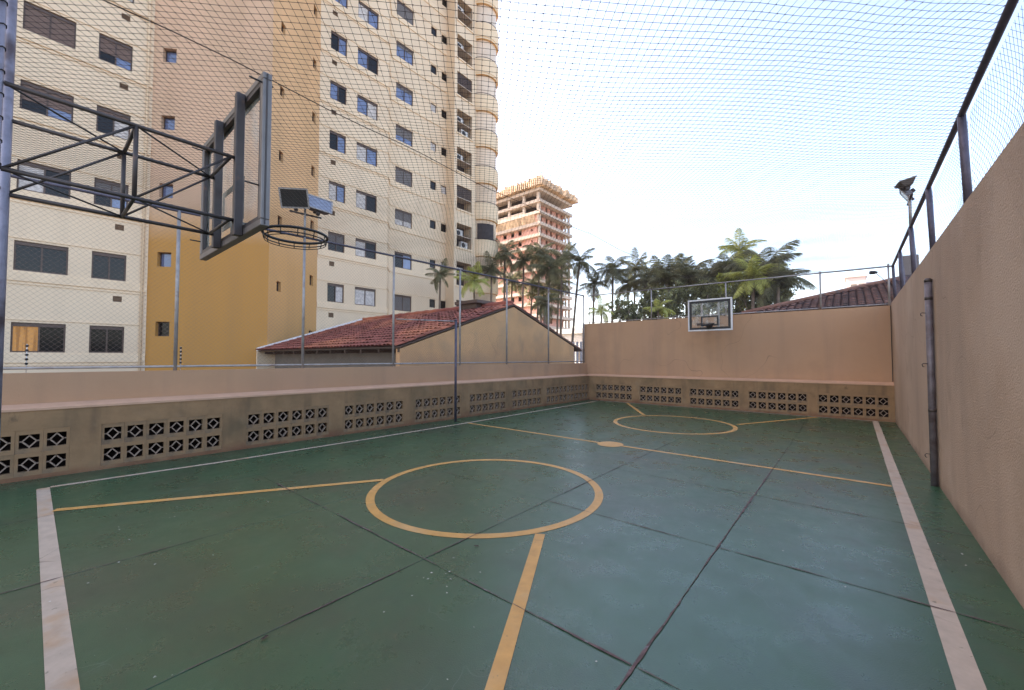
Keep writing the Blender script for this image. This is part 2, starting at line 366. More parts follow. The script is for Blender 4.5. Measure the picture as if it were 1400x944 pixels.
# ------------------------------------------------------------ ground and court floor
g = MB(); g.poly([(-3000, -3000, -3.2), (3000, -3000, -3.2), (3000, 3000, -3.2), (-3000, 3000, -3.2)])
tag(g.build('ground', GROUNDM), kind='structure')
# distant pale horizon blocks are separate buildings further down
base = MB(); base.box((-9.3, -3.0, -3.19), (1.2, 15.5, -.06))
floor = base.build('court_floor', SLABSIDE); tag(floor, kind='structure')
XJ = [-9.0, -6.65, -4.72, -2.8, -.95, .9]
YJ = [-2.9, -1.4, 2.18, 4.0, 5.8, 7.62, 9.45, 11.3, 13.1, 14.9]
for i in range(len(XJ) - 1):
    for j in range(len(YJ) - 1):
        gp = .0018
        x0, x1, y0, y1 = XJ[i] + gp, XJ[i + 1] - gp, YJ[j] + gp, YJ[j + 1] - gp
        c = .0025
        b = MB()
        b.hexa([(x0, y0, -.06), (x1, y0, -.06), (x1, y1, -.06), (x0, y1, -.06), (x0, y0, -c), (x1, y0, -c), (x1, y1, -c), (x0, y1, -c)])
        b.hexa([(x0, y0, -c), (x1, y0, -c), (x1, y1, -c), (x0, y1, -c), (x0 + c, y0 + c, 0), (x1 - c, y0 + c, 0), (x1 - c, y1 - c, 0), (x0 + c, y1 - c, 0)])
        b.f = [f for k, f in enumerate(b.f) if k not in (1, 6)]
        b.build('concrete_slab', COURT, floor)
def strip(name, pts, wd, m, z=.003, parent=floor, closed=False, widths=None):
    b = MB(); n = len(pts); P = [Vector((p[0], p[1])) for p in pts]; Ls = []
    for i in range(n):
        if closed: t = P[(i + 1) % n] - P[i - 1]
        else: t = P[min(i + 1, n - 1)] - P[max(i - 1, 0)]
        t.normalize(); q = Vector((-t.y, t.x)); ww = widths[i] if widths else wd
        b.v.append((*(P[i] + q * ww / 2), z)); b.v.append((*(P[i] - q * ww / 2), z))
    for i in range(n if closed else n - 1):
        j = (i + 1) % n; b.f.append((2 * i, 2 * i + 1, 2 * j + 1, 2 * j)); b.mi.append(0)
    return b.build(name, m, parent)
strip('white_line', [(.43, .09), (.44, 4), (.46, 14.68 - .02)], .12, WHITE_LINE)
strip('white_line', [(-8.10, .148), (.365, .148)], .115, WHITE_LINE)
strip('white_line', [(-8.10, .21), (-8.04, .84), (-7.90, 2.0), (-7.79, 4.5), (-7.71, 7.4), (-7.70, 14.5)], .085, WHITE_LINE)
strip('white_line', [(-7.66, 14.55), (.395, 14.57)], .08, WHITE_LINE)
def arc(cx, cy, r, n=72): return [(cx + r * math.cos(2 * math.pi * k / n), cy + r * math.sin(2 * math.pi * k / n)) for k in range(n)]
strip('yellow_circle', arc(-3.69, 3.88, 1.44), .1, YELLOW_LINE, closed=True)
strip('yellow_circle', arc(-3.57, 10.69, 1.43), .1, YELLOW_LINE, closed=True)
ylw = [[(-6.84, .21), (-5.02, 3.2)], [(-.69, .21), (-2.33, 3.2)], [(-6.51, 14.5), (-4.75, 11.75)], [(-.78, 14.5), (-2.25, 11.6)]]
for L_ in ylw: strip('yellow_line', L_, .095, YELLOW_LINE, z=.0045)
strip('yellow_line', [(-7.66, 7.37), (-3.9, 7.37)], .085, YELLOW_LINE)
strip('yellow_line', [(-3.42, 7.37), (.375, 7.37)], .085, YELLOW_LINE)
b = MB(); b.poly([(x, y, .0045) for x, y in arc(-3.66, 7.37, .25, 40)]); b.build('yellow_centre_spot', YELLOW_LINE, floor)
def joint(p0, p1, wd, z=.006, gaps=.0):
    n = int((Vector(p1) - Vector(p0)).length / .05); pts = []; ws = []
    d = Vector(p1) - Vector(p0); q = Vector((-d.y, d.x)).normalized(); ph = random.random() * 9
    off = 0
    for i in range(n + 1):
        t = i / n; off = off * .8 + random.uniform(-.0022, .0022)
        pts.append(Vector(p0) + d * t + q * off)
        ws.append(max(.002, .8 * wd * (.65 + .6 * math.sin(ph + t * 11) * math.sin(ph * 2 + t * 23) + random.uniform(-.3, .35))))
    strip('joint_sealant', pts, wd, SEAL, z=z, widths=ws)
joint((-.95, -.6), (-.95, 7.3), .022); joint((-.95, 7.3), (-.95, 9.3), .010, .0075)
joint((-6.0, 2.18), (-.97, 2.18), .017); joint((-.93, 2.18), (.3, 2.16), .02)
joint((-2.78, 3.99), (-.97, 4.0), .012); joint((-.93, 4.0), (.85, 4.0), .017)
joint((-5.2, 4.0), (-3.9, 4.0), .008); joint((-2.7, 5.8), (-.97, 5.8), .01); joint((-.93, 5.8), (.85, 5.8), .013)
joint((-2.8, -.9), (-2.8, 2.16), .012); joint((-2.8, 2.2), (-2.8, 8.2), .011, .0075)
joint((-4.72, -.4), (-4.72, 1.2), .012); joint((-6.65, -.3), (-6.65, .6), .008)
# litter: paint chips and leaf crumbs on the court
lt = MB()
for (cx, cy, sg, n) in ((-4.6, .6, .5, 8), (-1.9, 1.9, .5, 4), (.62, 5.2, .12, 7), (-2.5, 2.1, .25, 12), (-.4, 5, 1.2, 4), (-5.5, .4, .6, 10), (-3, 6, 1.5, 4)):
    for k in range(n):
        x = cx + random.gauss(0, sg); y = cy + random.gauss(0, sg); a = random.random() * 6.3; l = random.uniform(.004, .013); w_ = l * random.uniform(.3, .8)
        x = min(x, .8); ca, sa = math.cos(a), math.sin(a)
        z = .009
        lt.poly([(x + ca * l, y + sa * l, z), (x - sa * w_, y + ca * w_, z + .003), (x - ca * l, y - sa * l, z), (x + sa * w_, y - ca * w_, z + .002)])
tag(lt.build('litter_flakes', SPECK), 'small pale paint flakes and crumbs scattered over the green court', 'litter', kind='stuff')
for k, (x, y, lb) in enumerate(((-2.62, 2.62, 'dark dry leaf lying below the near yellow circle, beside the joint'),
                       (-2.75, .95, 'small dark leaf lying on the green court left of the near joint crossing'),
                       (-1.98, 11.45, 'dark leaf lying by the far yellow circle, under the far hoop'))):
    b = MB(); r_ = .019
    pts = [(r_ * 1.5, 0, .006), (r_ * .7, r_ * .5, .012), (-r_ * .6, r_ * .45, .008), (-r_ * 1.3, 0, .01), (-r_ * .5, -r_ * .5, .006), (r_ * .8, -r_ * .4, .009)]
    c_ = (0, 0, .004)
    for i in range(6): b.poly([c_, pts[i], pts[(i + 1) % 6]])
    tag(b.build('dry_leaf', DEAD, loc=(x, y, .003), rz=k * 1.3 + .4), lb, 'leaf')

# ------------------------------------------------------------ court walls
LW_RZ = math.atan2(15, .6); LW_O = (-8.8, 0, 0)           # local x runs along the wall, local y goes away from the court
cb = MB()                                                   # one screen block: frame with a diamond in its opening
PW, PH = .256, .316; HW, HH = .188, .194
cb.box((-PW / 2 + .0008, 0, -PH / 2 + .0008), (-HW / 2, .09, PH / 2 - .0008)); cb.box((HW / 2, 0, -PH / 2 + .0008), (PW / 2 - .0008, .09, PH / 2 - .0008))
cb.box((-HW / 2, 0, -PH / 2 + .0008), (HW / 2, .09, -HH / 2)); cb.box((-HW / 2, 0, HH / 2), (HW / 2, .09, PH / 2 - .0008))
dx, dz, t = .066, .080, .0085
cb.cur = 1
V4 = [(dx, 0), (0, dz), (-dx, 0), (0, -dz)]
for i in range(4):
    a = Vector(V4[i]); c = Vector(V4[(i + 1) % 4]); d = (c - a).normalized() * .004; q = Vector((-d.y, d.x)).normalized() * t
    o_ = [a - d - q * .8, c + d - q * .8, c + d + q * .8, a - d + q * .8]
    cb.hexa([(o_[0].x, .018, o_[0].y), (o_[1].x, .018, o_[1].y), (o_[1].x, .075, o_[1].y), (o_[0].x, .075, o_[0].y),
             (o_[3].x, .018, o_[3].y), (o_[2].x, .018, o_[2].y), (o_[2].x, .075, o_[2].y), (o_[3].x, .075, o_[3].y)])
cb.box((-HW / 2, .022, -t * .8), (-dx + .006, .07, t * .8)); cb.box((dx - .006, .022, -t * .8), (HW / 2, .07, t * .8))
cb.box((-t * .8, .022, dz - .006), (t * .8, .07, HH / 2)); cb.box((-t * .8, .022, -HH / 2), (t * .8, .07, -dz + .006))
CB = cb.mesh('cobogo_block', [BLOCK, LATT])
CB2 = CB.copy(); CB2.materials[0] = mat("greyish_screen_block_concrete", (.29, .18, .092), .85, .3, 3, bump=.002, c2=(.16, .11, .07), c2s=4, c2t=(.5, .7))
def block_wall(name, loc, rz, s0, s1, starts, label):
    t_ = empty(name, loc, rz, label, 'wall')
    zb, zt = .374 - PH, .374 + PH
    m = MB(); m.box((s0, 0, -.055), (s1, .12, zb)); m.build('wall_base', CONC, t_)
    m = MB(); m.box((s0, 0, zt), (s1, .12, .99)); m.build('wall_cap', CONC, t_)
    ed = [s0]
    for st in starts: ed += [st - .034, st - .034 + 6 * PW]
    ed.append(s1)
    for i in range(0, len(ed), 2):
        if ed[i + 1] - ed[i] > .02:
            m = MB(); m.box((ed[i], 0, zb), (ed[i + 1], .12, zt)); m.build('pier', CONC, t_)
    for k, st in enumerate(starts):
        for c_ in range(6):
            for r_ in range(2):
                o = obj('cobogo_block', CB if random.random() < .7 else CB2, t_, (st - .034 + (c_ + .5) * PW, .005 + random.uniform(-.002, .002), .374 + (r_ - .5) * PH))
                o.rotation_euler = (random.uniform(-.008, .008), 0, random.uniform(-.008, .008))
    m = MB(); m.box((s0, .24, -.055), (s1, .25, .98)); m.build('void_backing', VOID, t_)  # near-black sheet behind the block openings
    # sloping ledge on top
    m = MB(); m.hexa([(s0, -.012, .96), (s1, -.012, .96), (s1, .249, .985), (s0, .249, .985), (s0, -.012, .992), (s1, -.012, .992), (s1, .249, 1.04), (s0, .249, 1.04)])
    m.build('sloping_ledge', LEDGE, t_)
    return t_
block_wall('block_wall', LW_O, LW_RZ, -2.9, 14.69, [-2.96 + 1.86, .757, 2.664, 4.521, 6.372, 8.228, 10.053, 11.871, 13.18 - .05][0:9],
           'long low stained concrete wall with diamond screen blocks along the left side of the court')
sc_far = .244 / .256
block_wall('block_wall', (0, 14.68, 0), 0, -8.36, .86, [-7.88, -6.06, -4.28, -2.50, -.74], 'low concrete wall with diamond screen blocks along the far end of the court')
m = MB(); m.box((-2.9, .251, -3.19), (15.2, .42, 1.48))
pw_ = m.build('parapet_wall', TERRA, loc=LW_O, rz=LW_RZ)
tag(pw_, 'low terracotta parapet wall carrying the left fence, behind the block wall', 'wall')
m = MB(); m.box((-8.60, 14.945, -3.19), (1.1, 15.15, 3.12)); o = m.build('far_end_wall', TERRA); o.name = 'terracotta_wall'
tag(o, 'tall terracotta end wall behind the far hoop', 'wall')
rw = empty('stucco_wall', (.86, 0, 0), 0, 'tall rough pinkish stucco wall along the right side of the court', 'wall')
m = MB(); m.box((0, -2.9, -.055), (.22, 14.94, 3.18)); m.build('wall_face', TERRA_R, rw)
m = MB(); m.tube([(-.015, 14.93, 1.06), (-.015, 14.93, 3.11)], .008, 6); m.build('corner_cable', BLACK, rw)

# ------------------------------------------------------------ fences
POST = {}
def tube_obj(name, p0, p1, r, m, parent, n=8):
    b = MB(); b.tube([p0, p1], r, n); return b.build(name, m, parent, smooth=True)
def panel_mesh(parent, x0, x1, z0, z1, y, pitch, r, m, bulge=.0, slope=1.0):
    L = diag_lines(x1 - x0, z1 - z0, pitch, slope)
    npt = 2 if bulge == 0 else 7
    P = np.zeros((len(L), npt, 3)); ts = np.linspace(0, 1, npt)
    for i, (a, b_, c, d) in enumerate(L):
        xs = a + (c - a) * ts; zs = b_ + (d - b_) * ts
        P[i, :, 0] = x0 + xs; P[i, :, 2] = z0 + zs
        P[i, :, 1] = y + bulge * np.sin(np.pi * xs / (x1 - x0)) * np.sin(np.pi * zs / (z1 - z0))
    me = lines_mesh('wire_mesh', P, r, m, off1=[0, 1.0, 0])
    return obj('wire_mesh', me, parent)
# left fence, standing on the parapet (local frame of the left wall)
lf = empty('chain_link_fence', LW_O, LW_RZ, 'long chain link fence on the left parapet in front of the apartment tower', 'fence')
FY = .33
lposts = [-.6, 1.62, 3.73, 5.9, 8.1, 10.12, 12.4, 14.84]
for s in lposts: tube_obj('post', (s, FY, 1.48), (s, FY, 4.30), .028, GALV, lf)
tube_obj('top_rail', (-2.6, FY, 4.30), (14.86, FY, 4.30), .025, POSTM, lf); tube_obj('bottom_rail', (-2.6, FY, 1.55), (14.86, FY, 1.55), .02, GALV, lf)
for a, c in zip([-2.6] + lposts[:-1], lposts): panel_mesh(lf, a + .03, c - .03, 1.56, 4.28, FY, .052, .0011, WIRE_L)
# far fence on the end wall
ff = empty('chain_link_fence', (0, 15.05, 0), 0, 'chain link fence on top of the far end wall in front of the palms', 'fence')
fposts = [-8.4, -5.75, -3.2, -.66, .83]
for s in fposts: tube_obj('post', (s, 0, 3.12), (s, 0, 4.27), .024, GALV, ff)
b = MB(); b.tube([(-8.42, 0, 4.30), (-5.7, 0, 4.28), (-.65, 0, 4.22), (.93, 0, 4.2)], .022, 8); b.build('top_rail', GALV, ff, smooth=True)
tube_obj('bottom_rail', (-8.42, 0, 3.17), (.85, 0, 3.17), .016, GALV, ff)
for a, c in zip(fposts[:-1], fposts[1:]): panel_mesh(ff, a + .03, c - .03, 3.18, 4.2, 0, .052, .0011, WIRE)
tube_obj('end_post', (-8.66, -.05, 1.45), (-8.66, -.05, 3.16), .03, POSTM, ff)
# right fence on the stucco wall (local x runs along +y)
rf = empty('chain_link_fence', (.95, 0, 0), R(90), 'near chain link fence leaning above the pinkish stucco wall on the right', 'fence')
rposts = [-.8, 1.5, 3.8, 6.1, 8.42, 10.72, 13.0, 15.0]
for s in rposts: tube_obj('post', (s, -.0, 3.18), (s, .03, 4.2), .034, POSTM, rf, 10)
tube_obj('top_rail', (-1.0, .03, 4.2), (15.05, .03, 4.2), .03, POSTM, rf, 10)
for a, c in zip(rposts[:-1], rposts[1:]): panel_mesh(rf, a + .04, c - .04, 3.19, 4.18, -.02, .055, .0016, WIRE, bulge=-.10)

# electric fence stand-offs on the parapet
for s, lb in ((1.70, 'black and white electric fence stand-off beside the first tall fence post'), (-.05, 'electric fence stand-off at the near left end, below the lit window')):
    e = empty('electric_fence_standoff', (0, 0, 0), 0, lb, 'stand-off')
    Mx = Matrix.Translation(LW_O) @ Matrix.Rotation(LW_RZ, 4, 'Z')
    p = Mx @ Vector((s, .38, 1.48)); e.location = p
    tube_obj('rod', (0, 0, 0), (0, 0, .42), .006, WHITE, e, 6)
    for k in range(6):
        b = MB(); z = .05 + k * .065; b.tube([(0, 0, z), (0, 0, z + .012), (0, 0, z + .028), (0, 0, z + .036)], [.006, .018, .018, .006], 8); b.build('insulator', BLACK, e, smooth=True)

# ------------------------------------------------------------ overhead net
def net_z(x, y):
    u = (x + 9.05) / 9.95; v = (y + 1.2) / 16.4
    zb = 4.30 + (4.2 - 4.30) * u
    sag = .10 * np.sin(np.pi * np.clip(u, 0, 1)) * np.sin(np.pi * np.clip(v, 0, 1))
    rip = .02 * np.sin(x * 2.1 + y * .7) + .015 * np.sin(y * 2.9 - x * 1.3)
    rip = rip * np.minimum(1, np.minimum(u, 1 - u) * 8)
    cab = .05 * np.exp(-((x + 4.05) / .5) ** 2)
    return zb - sag + rip + cab
NX0, NX1, NY0, NY1 = -9.0, .95, -1.2, 15.1
Ln = diag_lines(NX1 - NX0, NY1 - NY0, .0625)
NP = 26; P = np.zeros((len(Ln), NP, 3)); ts = np.linspace(0, 1, NP)
for i, (a, b_, c, d) in enumerate(Ln):
    P[i, :, 0] = NX0 + a + (c - a) * ts; P[i, :, 1] = NY0 + b_ + (d - b_) * ts
wob = .006
P[..., 0] += wob * np.sin(P[..., 1] * 7 + 3 * np.sin(P[..., 0] * 2)); P[..., 1] += wob * np.sin(P[..., 0] * 6 + 2 * np.sin(P[..., 1] * 3))
P[..., 2] = net_z(P[..., 0], P[..., 1])
net = empty('overhead_net', (0, 0, 0), 0, 'dark knotted ball net stretched overhead between the fence rails', 'net')
obj('net_threads', lines_mesh('net_threads', P, .0018, THREAD), net)['kind'] = 'stuff'
# knots where threads cross
st = .0625 * math.sqrt(2)
W_, H_ = NX1 - NX0, NY1 - NY0
cA = np.arange(-H_, W_, st)                    # family +: x = c + z ; family -: x = W - c - z
A_, B_ = np.meshgrid(cA, cA); kx = (A_ + W_ - B_) / 2; kz = kx - A_
ok = (kx > 0) & (kx < W_) & (kz > 0) & (kz < H_)
kx = NX0 + kx[ok]; ky = NY0 + kz[ok]
kx2 = kx + wob * np.sin(ky * 7 + 3 * np.sin(kx * 2)); ky2 = ky + wob * np.sin(kx * 6 + 2 * np.sin(ky * 3)); kzz = net_z(kx2, ky2)
tet = np.array([(1, 1, 1), (-1, -1, 1), (-1, 1, -1), (1, -1, -1)]) * .0034
V = (np.stack([kx2, ky2, kzz], 1)[:, None, :] + tet[None] * rng.uniform(.7, 1.25, (len(kx), 1, 1))).reshape(-1, 3)
F = (np.arange(len(kx))[:, None, None] * 4 + np.array([(0, 1, 2), (0, 3, 1), (0, 2, 3), (1, 3, 2)])[None]).reshape(-1, 3)
me = bpy.data.meshes.new('net_knots'); me.vertices.add(len(V)); me.vertices.foreach_set('co', V.astype(np.float32).ravel())
me.loops.add(F.size); me.loops.foreach_set('vertex_index', F.astype(np.int32).ravel())
me.polygons.add(len(F)); me.polygons.foreach_set('loop_start', np.arange(0, F.size, 3, dtype=np.int32)); me.update(calc_edges=True)
me.materials.append(THREAD); obj('net_knots', me, net)['kind'] = 'stuff'
pts = [(-4.05 + .04 * math.sin(y), y, float(net_z(np.array(-4.05), np.array(y))) + .003) for y in np.linspace(-1, 15, 40)]
b = MB(); b.tube(pts, .0045, 5); b.build('support_cable', THREAD, net)

# ------------------------------------------------------------ basketball hoops
def hoop(loc, rz, label, near):
    h = empty('basketball_hoop', loc, rz, label, 'basketball hoop', 'basketball hoops')
    # local frame: board plane at y=0, front face towards +y, x across, z up from the floor
    x0, x1, z0, z1 = -.74, .74, 2.57, 3.60
    if not near: x0, x1 = -.66, .66
    f = MB(); w1 = .045; d = .055
    f.box((x0, -d, z0), (x1, 0, z0 + w1)); f.box((x0, -d, z1 - w1), (x1, 0, z1))
    f.box((x0, -d, z0 + w1), (x0 + w1, 0, z1 - w1)); f.box((x1 - w1, -d, z0 + w1), (x1, 0, z1 - w1))
    o = f.build('board_frame', ALU, h); bevel(o, .004, 1)
    g = MB(); a = .028                                   # dark inner lip on the back of the frame
    for bx in (((x0 + w1, -.05, z0 + w1), (x1 - w1, -.024, z0 + w1 + a)), ((x0 + w1, -.05, z1 - w1 - a), (x1 - w1, -.024, z1 - w1)), ((x0 + w1, -.05, z0 + w1 + a), (x0 + w1 + a, -.024, z1 - w1 - a)), ((x1 - w1 - a, -.05, z0 + w1 + a), (x1 - w1, -.024, z1 - w1 - a))): g.box(*bx)
    g.build('frame_lip', METAL, h)
    g = MB(); g.box((x1 + .001, -.034, z0 + .01), (x1 + .006, -.026, z1 - .01)); g.build('frame_seam', METAL, h)
    g = MB(); g.box((x0 + w1, -.022, z0 + w1), (x1 - w1, -.014, z1 - w1)); g.build('acrylic_board', BACKG, h)
    g = MB(); a = .05 if near else .075
    X0, X1, Z0, Z1 = x0 + w1, x1 - w1, z0 + w1, z1 - w1
    for bx in (((X0, -.0135, Z0), (X1, -.010, Z0 + a)), ((X0, -.0135, Z1 - a), (X1, -.010, Z1)), ((X0, -.0135, Z0 + a), (X0 + a, -.010, Z1 - a)), ((X1 - a, -.0135, Z0 + a), (X1, -.010, Z1 - a))): g.box(*bx)
    g.build('black_border', BLACK, h)
    g = MB(); a = .045; tx, tz0, tz1 = .26, 2.73, 3.05
    for bx in (((-tx, -.0135, tz0), (tx, -.010, tz0 + a)), ((-tx, -.0135, tz1 - a), (tx, -.010, tz1)), ((-tx, -.0135, tz0 + a), (-tx + a, -.010, tz1 - a)), ((tx - a, -.0135, tz0 + a), (tx, -.010, tz1 - a))): g.box(*bx)
    g.build('target_rectangle', BLACK, h)
    for sx in (-.12, .38) if near else (-.25, .25):
        g = MB(); g.box((sx - .025, -.11, z0 - .01), (sx + .025, -.056, z1 - .02 if sx > 0 else z1 - .03)); o = g.build('mount_bar', METAL if near else GALV, h); bevel(o, .004, 1)
    for (sx, sz) in ((x0 + .02, z1 - .05), (x1 - .02, z1 - .07), (x0 + .02, z0 + .16), (x1 - .06, z0 + .28)):
        tube_obj('frame_bolt', (sx, -.13, sz), (sx, .012, sz), .006, BLACK, h, 6)
    # rim: thick ring, thin net ring under it, hooks and bracket
    cy = .46; rr = .25; zr = 2.765
    g = MB(); g.tube([(rr * math.cos(k * math.pi / 24), cy + rr * math.sin(k * math.pi / 24), zr) for k in range(48)], .012, 8, closed=True)
    rim = g.build('rim', BLACK, h, smooth=True)
    g = MB(); r2 = rr - .012; g.tube([(r2 * math.cos(k * math.pi / 24), cy + r2 * math.sin(k * math.pi / 24), zr - .038) for k in range(48)], .005, 6, closed=True)
    g.tube([(r2 * .99 * math.cos(k * math.pi / 24), cy + r2 * .99 * math.sin(k * math.pi / 24), zr - .06) for k in range(48)], .0035, 6, closed=True)
    for k in range(12):
        an = k * math.pi / 6 + .2; c_, s_ = math.cos(an), math.sin(an)
        g.tube([(rr * c_, cy + rr * s_, zr), (r2 * c_, cy + r2 * s_, zr - .06)], .004, 5)
    g.build('net_ring', BLACK, rim, smooth=True)
    g = MB(); g.box((-.09, .0, zr - .12), (.09, .012, zr + .03)); g.hexa([(-.07, .012, zr - .1), (.07, .012, zr - .1), (.05, .17, zr - .014), (-.05, .17, zr - .014), (-.07, .012, zr - .012), (.07, .012, zr - .012), (.06, .175, zr + .004), (-.06, .175, zr + .004)])
    g.build('rim_bracket', BLACK, rim)
    # truss arm of four chords back to the posts
    yb = -1.12 if near else -.93
    xs = (-.12, .38) if near else (-.25, .25)
    for x in xs:
        for z in (3.11, 2.665): tube_obj('truss_chord', (x, yb, z), (x, -.10, z), .013, METAL, h)
    if near:
        fy = [-.62, -.13]
        for y in fy:
            for x in xs if y == -.62 else (): tube_obj('truss_upright', (x, y, 2.665), (x, y, 3.11), .012, METAL, h)
            for z in (3.11, 2.665): tube_obj('truss_crossbar', (xs[0], y, z), (xs[1], y, z), .011, METAL, h)
        seg = [yb, -.62, -.13]
        for i in range(2):
            ya, yc = seg[i], seg[i + 1]
            for x in xs: tube_obj('truss_brace', (x, ya, 2.665), (x, yc, 3.11), .008, METAL, h, 6)
            for z in (3.11, 2.665): tube_obj('truss_brace', (xs[1], ya, z), (xs[0], yc, z), .006, METAL, h, 6)
        for x, r, y in ((.38, .020, yb - .022), (-.12, .021, yb - .002)):
            tube_obj('support_pole', (x, y, 0), (x, y, 4.25), r, BLUEPOLE, h, 16)
        for k in range(16):
            b = MB(); z = 2.2 + k * .12; b.tube([(.38 + .022 * math.cos(q * math.pi / 5), yb - .022 + .022 * math.sin(q * math.pi / 5), z + .01 * math.sin(q)) for q in range(10)], .003, 5, closed=True)
            b.build('rope_lashing', BLACK, h)
    return h
hoop((-3.68, 1.0, 0), 0, 'near basketball hoop with clear board on a steel truss arm before the ochre shaft', True)
hoop((-3.47, 14.02, 0), R(180), 'far basketball hoop with white edged clear board on the terracotta end wall', False)
for o in bpy.data.objects:
    if o.name.startswith('board_frame.') : o.data.materials[0] = mat("white_board_frame_paint", (.72, .69, .66), .5, .1, 5)

# ------------------------------------------------------------ volleyball posts
v1 = empty('volleyball_post', (-8.12, 7.33, 0), 0, 'dark slim net post standing in front of the left block wall', 'post', 'volleyball net posts')
tube_obj('pole', (0, 0, .003), (0, 0, 2.70), .032, POSTM, v1, 12); tube_obj('tie_rod', (0, 0, 2.68), (-.68, -1.40, 2.68), .014, GALV, v1)
b = MB(); b.tube([(0, 0, 2.70), (0, 0, 2.72), (0, 0, 2.735)], [.038, .038, .015], 12); b.build('cap', POSTM, v1, smooth=True)
v2 = empty('volleyball_post', (.815, 7.75, 0), 0, 'thick galvanised net post standing against the right stucco wall', 'post', 'volleyball net posts')
tube_obj('pole', (0, 0, .003), (0, 0, 2.72), .038, METALG, v2, 14)
b = MB(); b.tube([(0, 0, 2.72), (0, 0, 2.75), (0, 0, 2.77)], [.041, .041, .025], 14); b.build('cap', METAL, v2, smooth=True)
for z in (1.62, .42, 2.3):
    b = MB(); b.tube([(-.046 * .7, -.03, z), (-.075, -.05, z + .005), (-.09, -.07, z - .01), (-.085, -.08, z - .035), (-.07, -.07, z - .04)], .005, 6); b.build('hook', METAL, v2, smooth=True)
for z in (1.0, 2.5): 
    b = MB(); b.tube([(0, 0, z - .02), (0, 0, z + .02)], .041, 14); b.build('collar', METAL, v2, smooth=True)

# ------------------------------------------------------------ floodlights
def flood_head(parent, loc, rot):
    e = MB(); a, c, d = .26, .19, .17           # front half sizes, depth
    e.hexa([(-a, 0, -c), (a, 0, -c), (a * .62, d, -c * .55), (-a * .62, d, -c * .55), (-a, 0, c), (a, 0, c), (a * .62, d, c * .55), (-a * .62, d, c * .55)])
    h = e.build('lamp_housing', ALU, parent); h.location = loc; h.rotation_euler = rot; bevel(h, .012, 2)
    q = MB(); q.box((-a + .02, -.006, -c + .02), (a - .02, -.001, c - .02)); q.build('lamp_glass', LAMPG if rot[0] < 0 else LAMPD, h)
    q = MB(); q.box((-a - .01, -.014, -c - .012), (a + .01, .006, -c + .018)); q.box((-a - .01, -.014, c - .018), (a + .01, .006, c + .012))
    q.box((-a - .012, -.014, -c + .018), (-a + .018, .006, c - .018)); q.box((a - .018, -.014, -c + .018), (a + .012, .006, c - .018)); q.build('bezel', GALV, h)
    q = MB(); q.box((-.07, d, -.05), (.07, d + .09, .05)); q.box((-.035, .05, -c - .07), (.035, .11, -c * .6)); q.build('ballast_box', METAL, h)
    return h
Mx = Matrix.Translation(LW_O) @ Matrix.Rotation(LW_RZ, 4, 'Z')
p = Mx @ Vector((3.73, FY, 4.30))
fl = empty('floodlight', p, 0, 'pair of square floodlights on a fence pole in front of the ochre shaft', 'floodlight', 'twin floodlights on fence poles')
tube_obj('pole', (0, 0, 0), (0, 0, .62), .024, GALV, fl); tube_obj('crossarm', (-.03, -.30, .50), (.03, .34, .50), .02, METAL, fl)
flood_head(fl, (.12, -.27, .74), (R(22), R(-6), R(62))); flood_head(fl, (.12, .25, .77), (R(-30), R(8), R(75)))
fr = empty('floodlight', (.92, 10.72, 4.2), 0, 'pair of floodlights seen side on above the right fence', 'floodlight', 'twin floodlights on fence poles')
tube_obj('pole', (0, 0, 0), (0, 0, .62), .024, GALV, fr); tube_obj('crossarm', (0, -.34, .52), (0, .34, .52), .02, METAL, fr)
for hd in (flood_head(fr, (-.06, -.06, .86), (R(-78), 0, R(-80))), flood_head(fr, (-.06, .16, .66), (R(30), 0, R(-95)))): hd.scale = (.62, .62, .62)
sf = empty('spotlight', (.70, 15.4, 3.2), 0, 'small black spotlight on a bracket beyond the far right fence corner', 'spotlight')
tube_obj('pole', (.15, 0, 0), (.15, 0, .92), .015, POSTM, sf); tube_obj('bracket', (.15, 0, .55), (-.1, 0, .9), .01, POSTM, sf)
b = MB(); b.tube([(-.24, -.04, .93), (-.14, 0, .93), (-.1, 0, .93), (-.07, 0, .93)], [.055, .055, .035, .02], 10); b.build('lamp_housing', BLACK, sf, smooth=True)
bx = MB(); bx.box((1.12, 16.0, 4.05), (1.52, 16.3, 4.62)); o = bx.build('equipment_box', GREYW); bevel(o, .02, 2)
tag(o, 'dark grey metal box behind the far right fence corner', 'box')

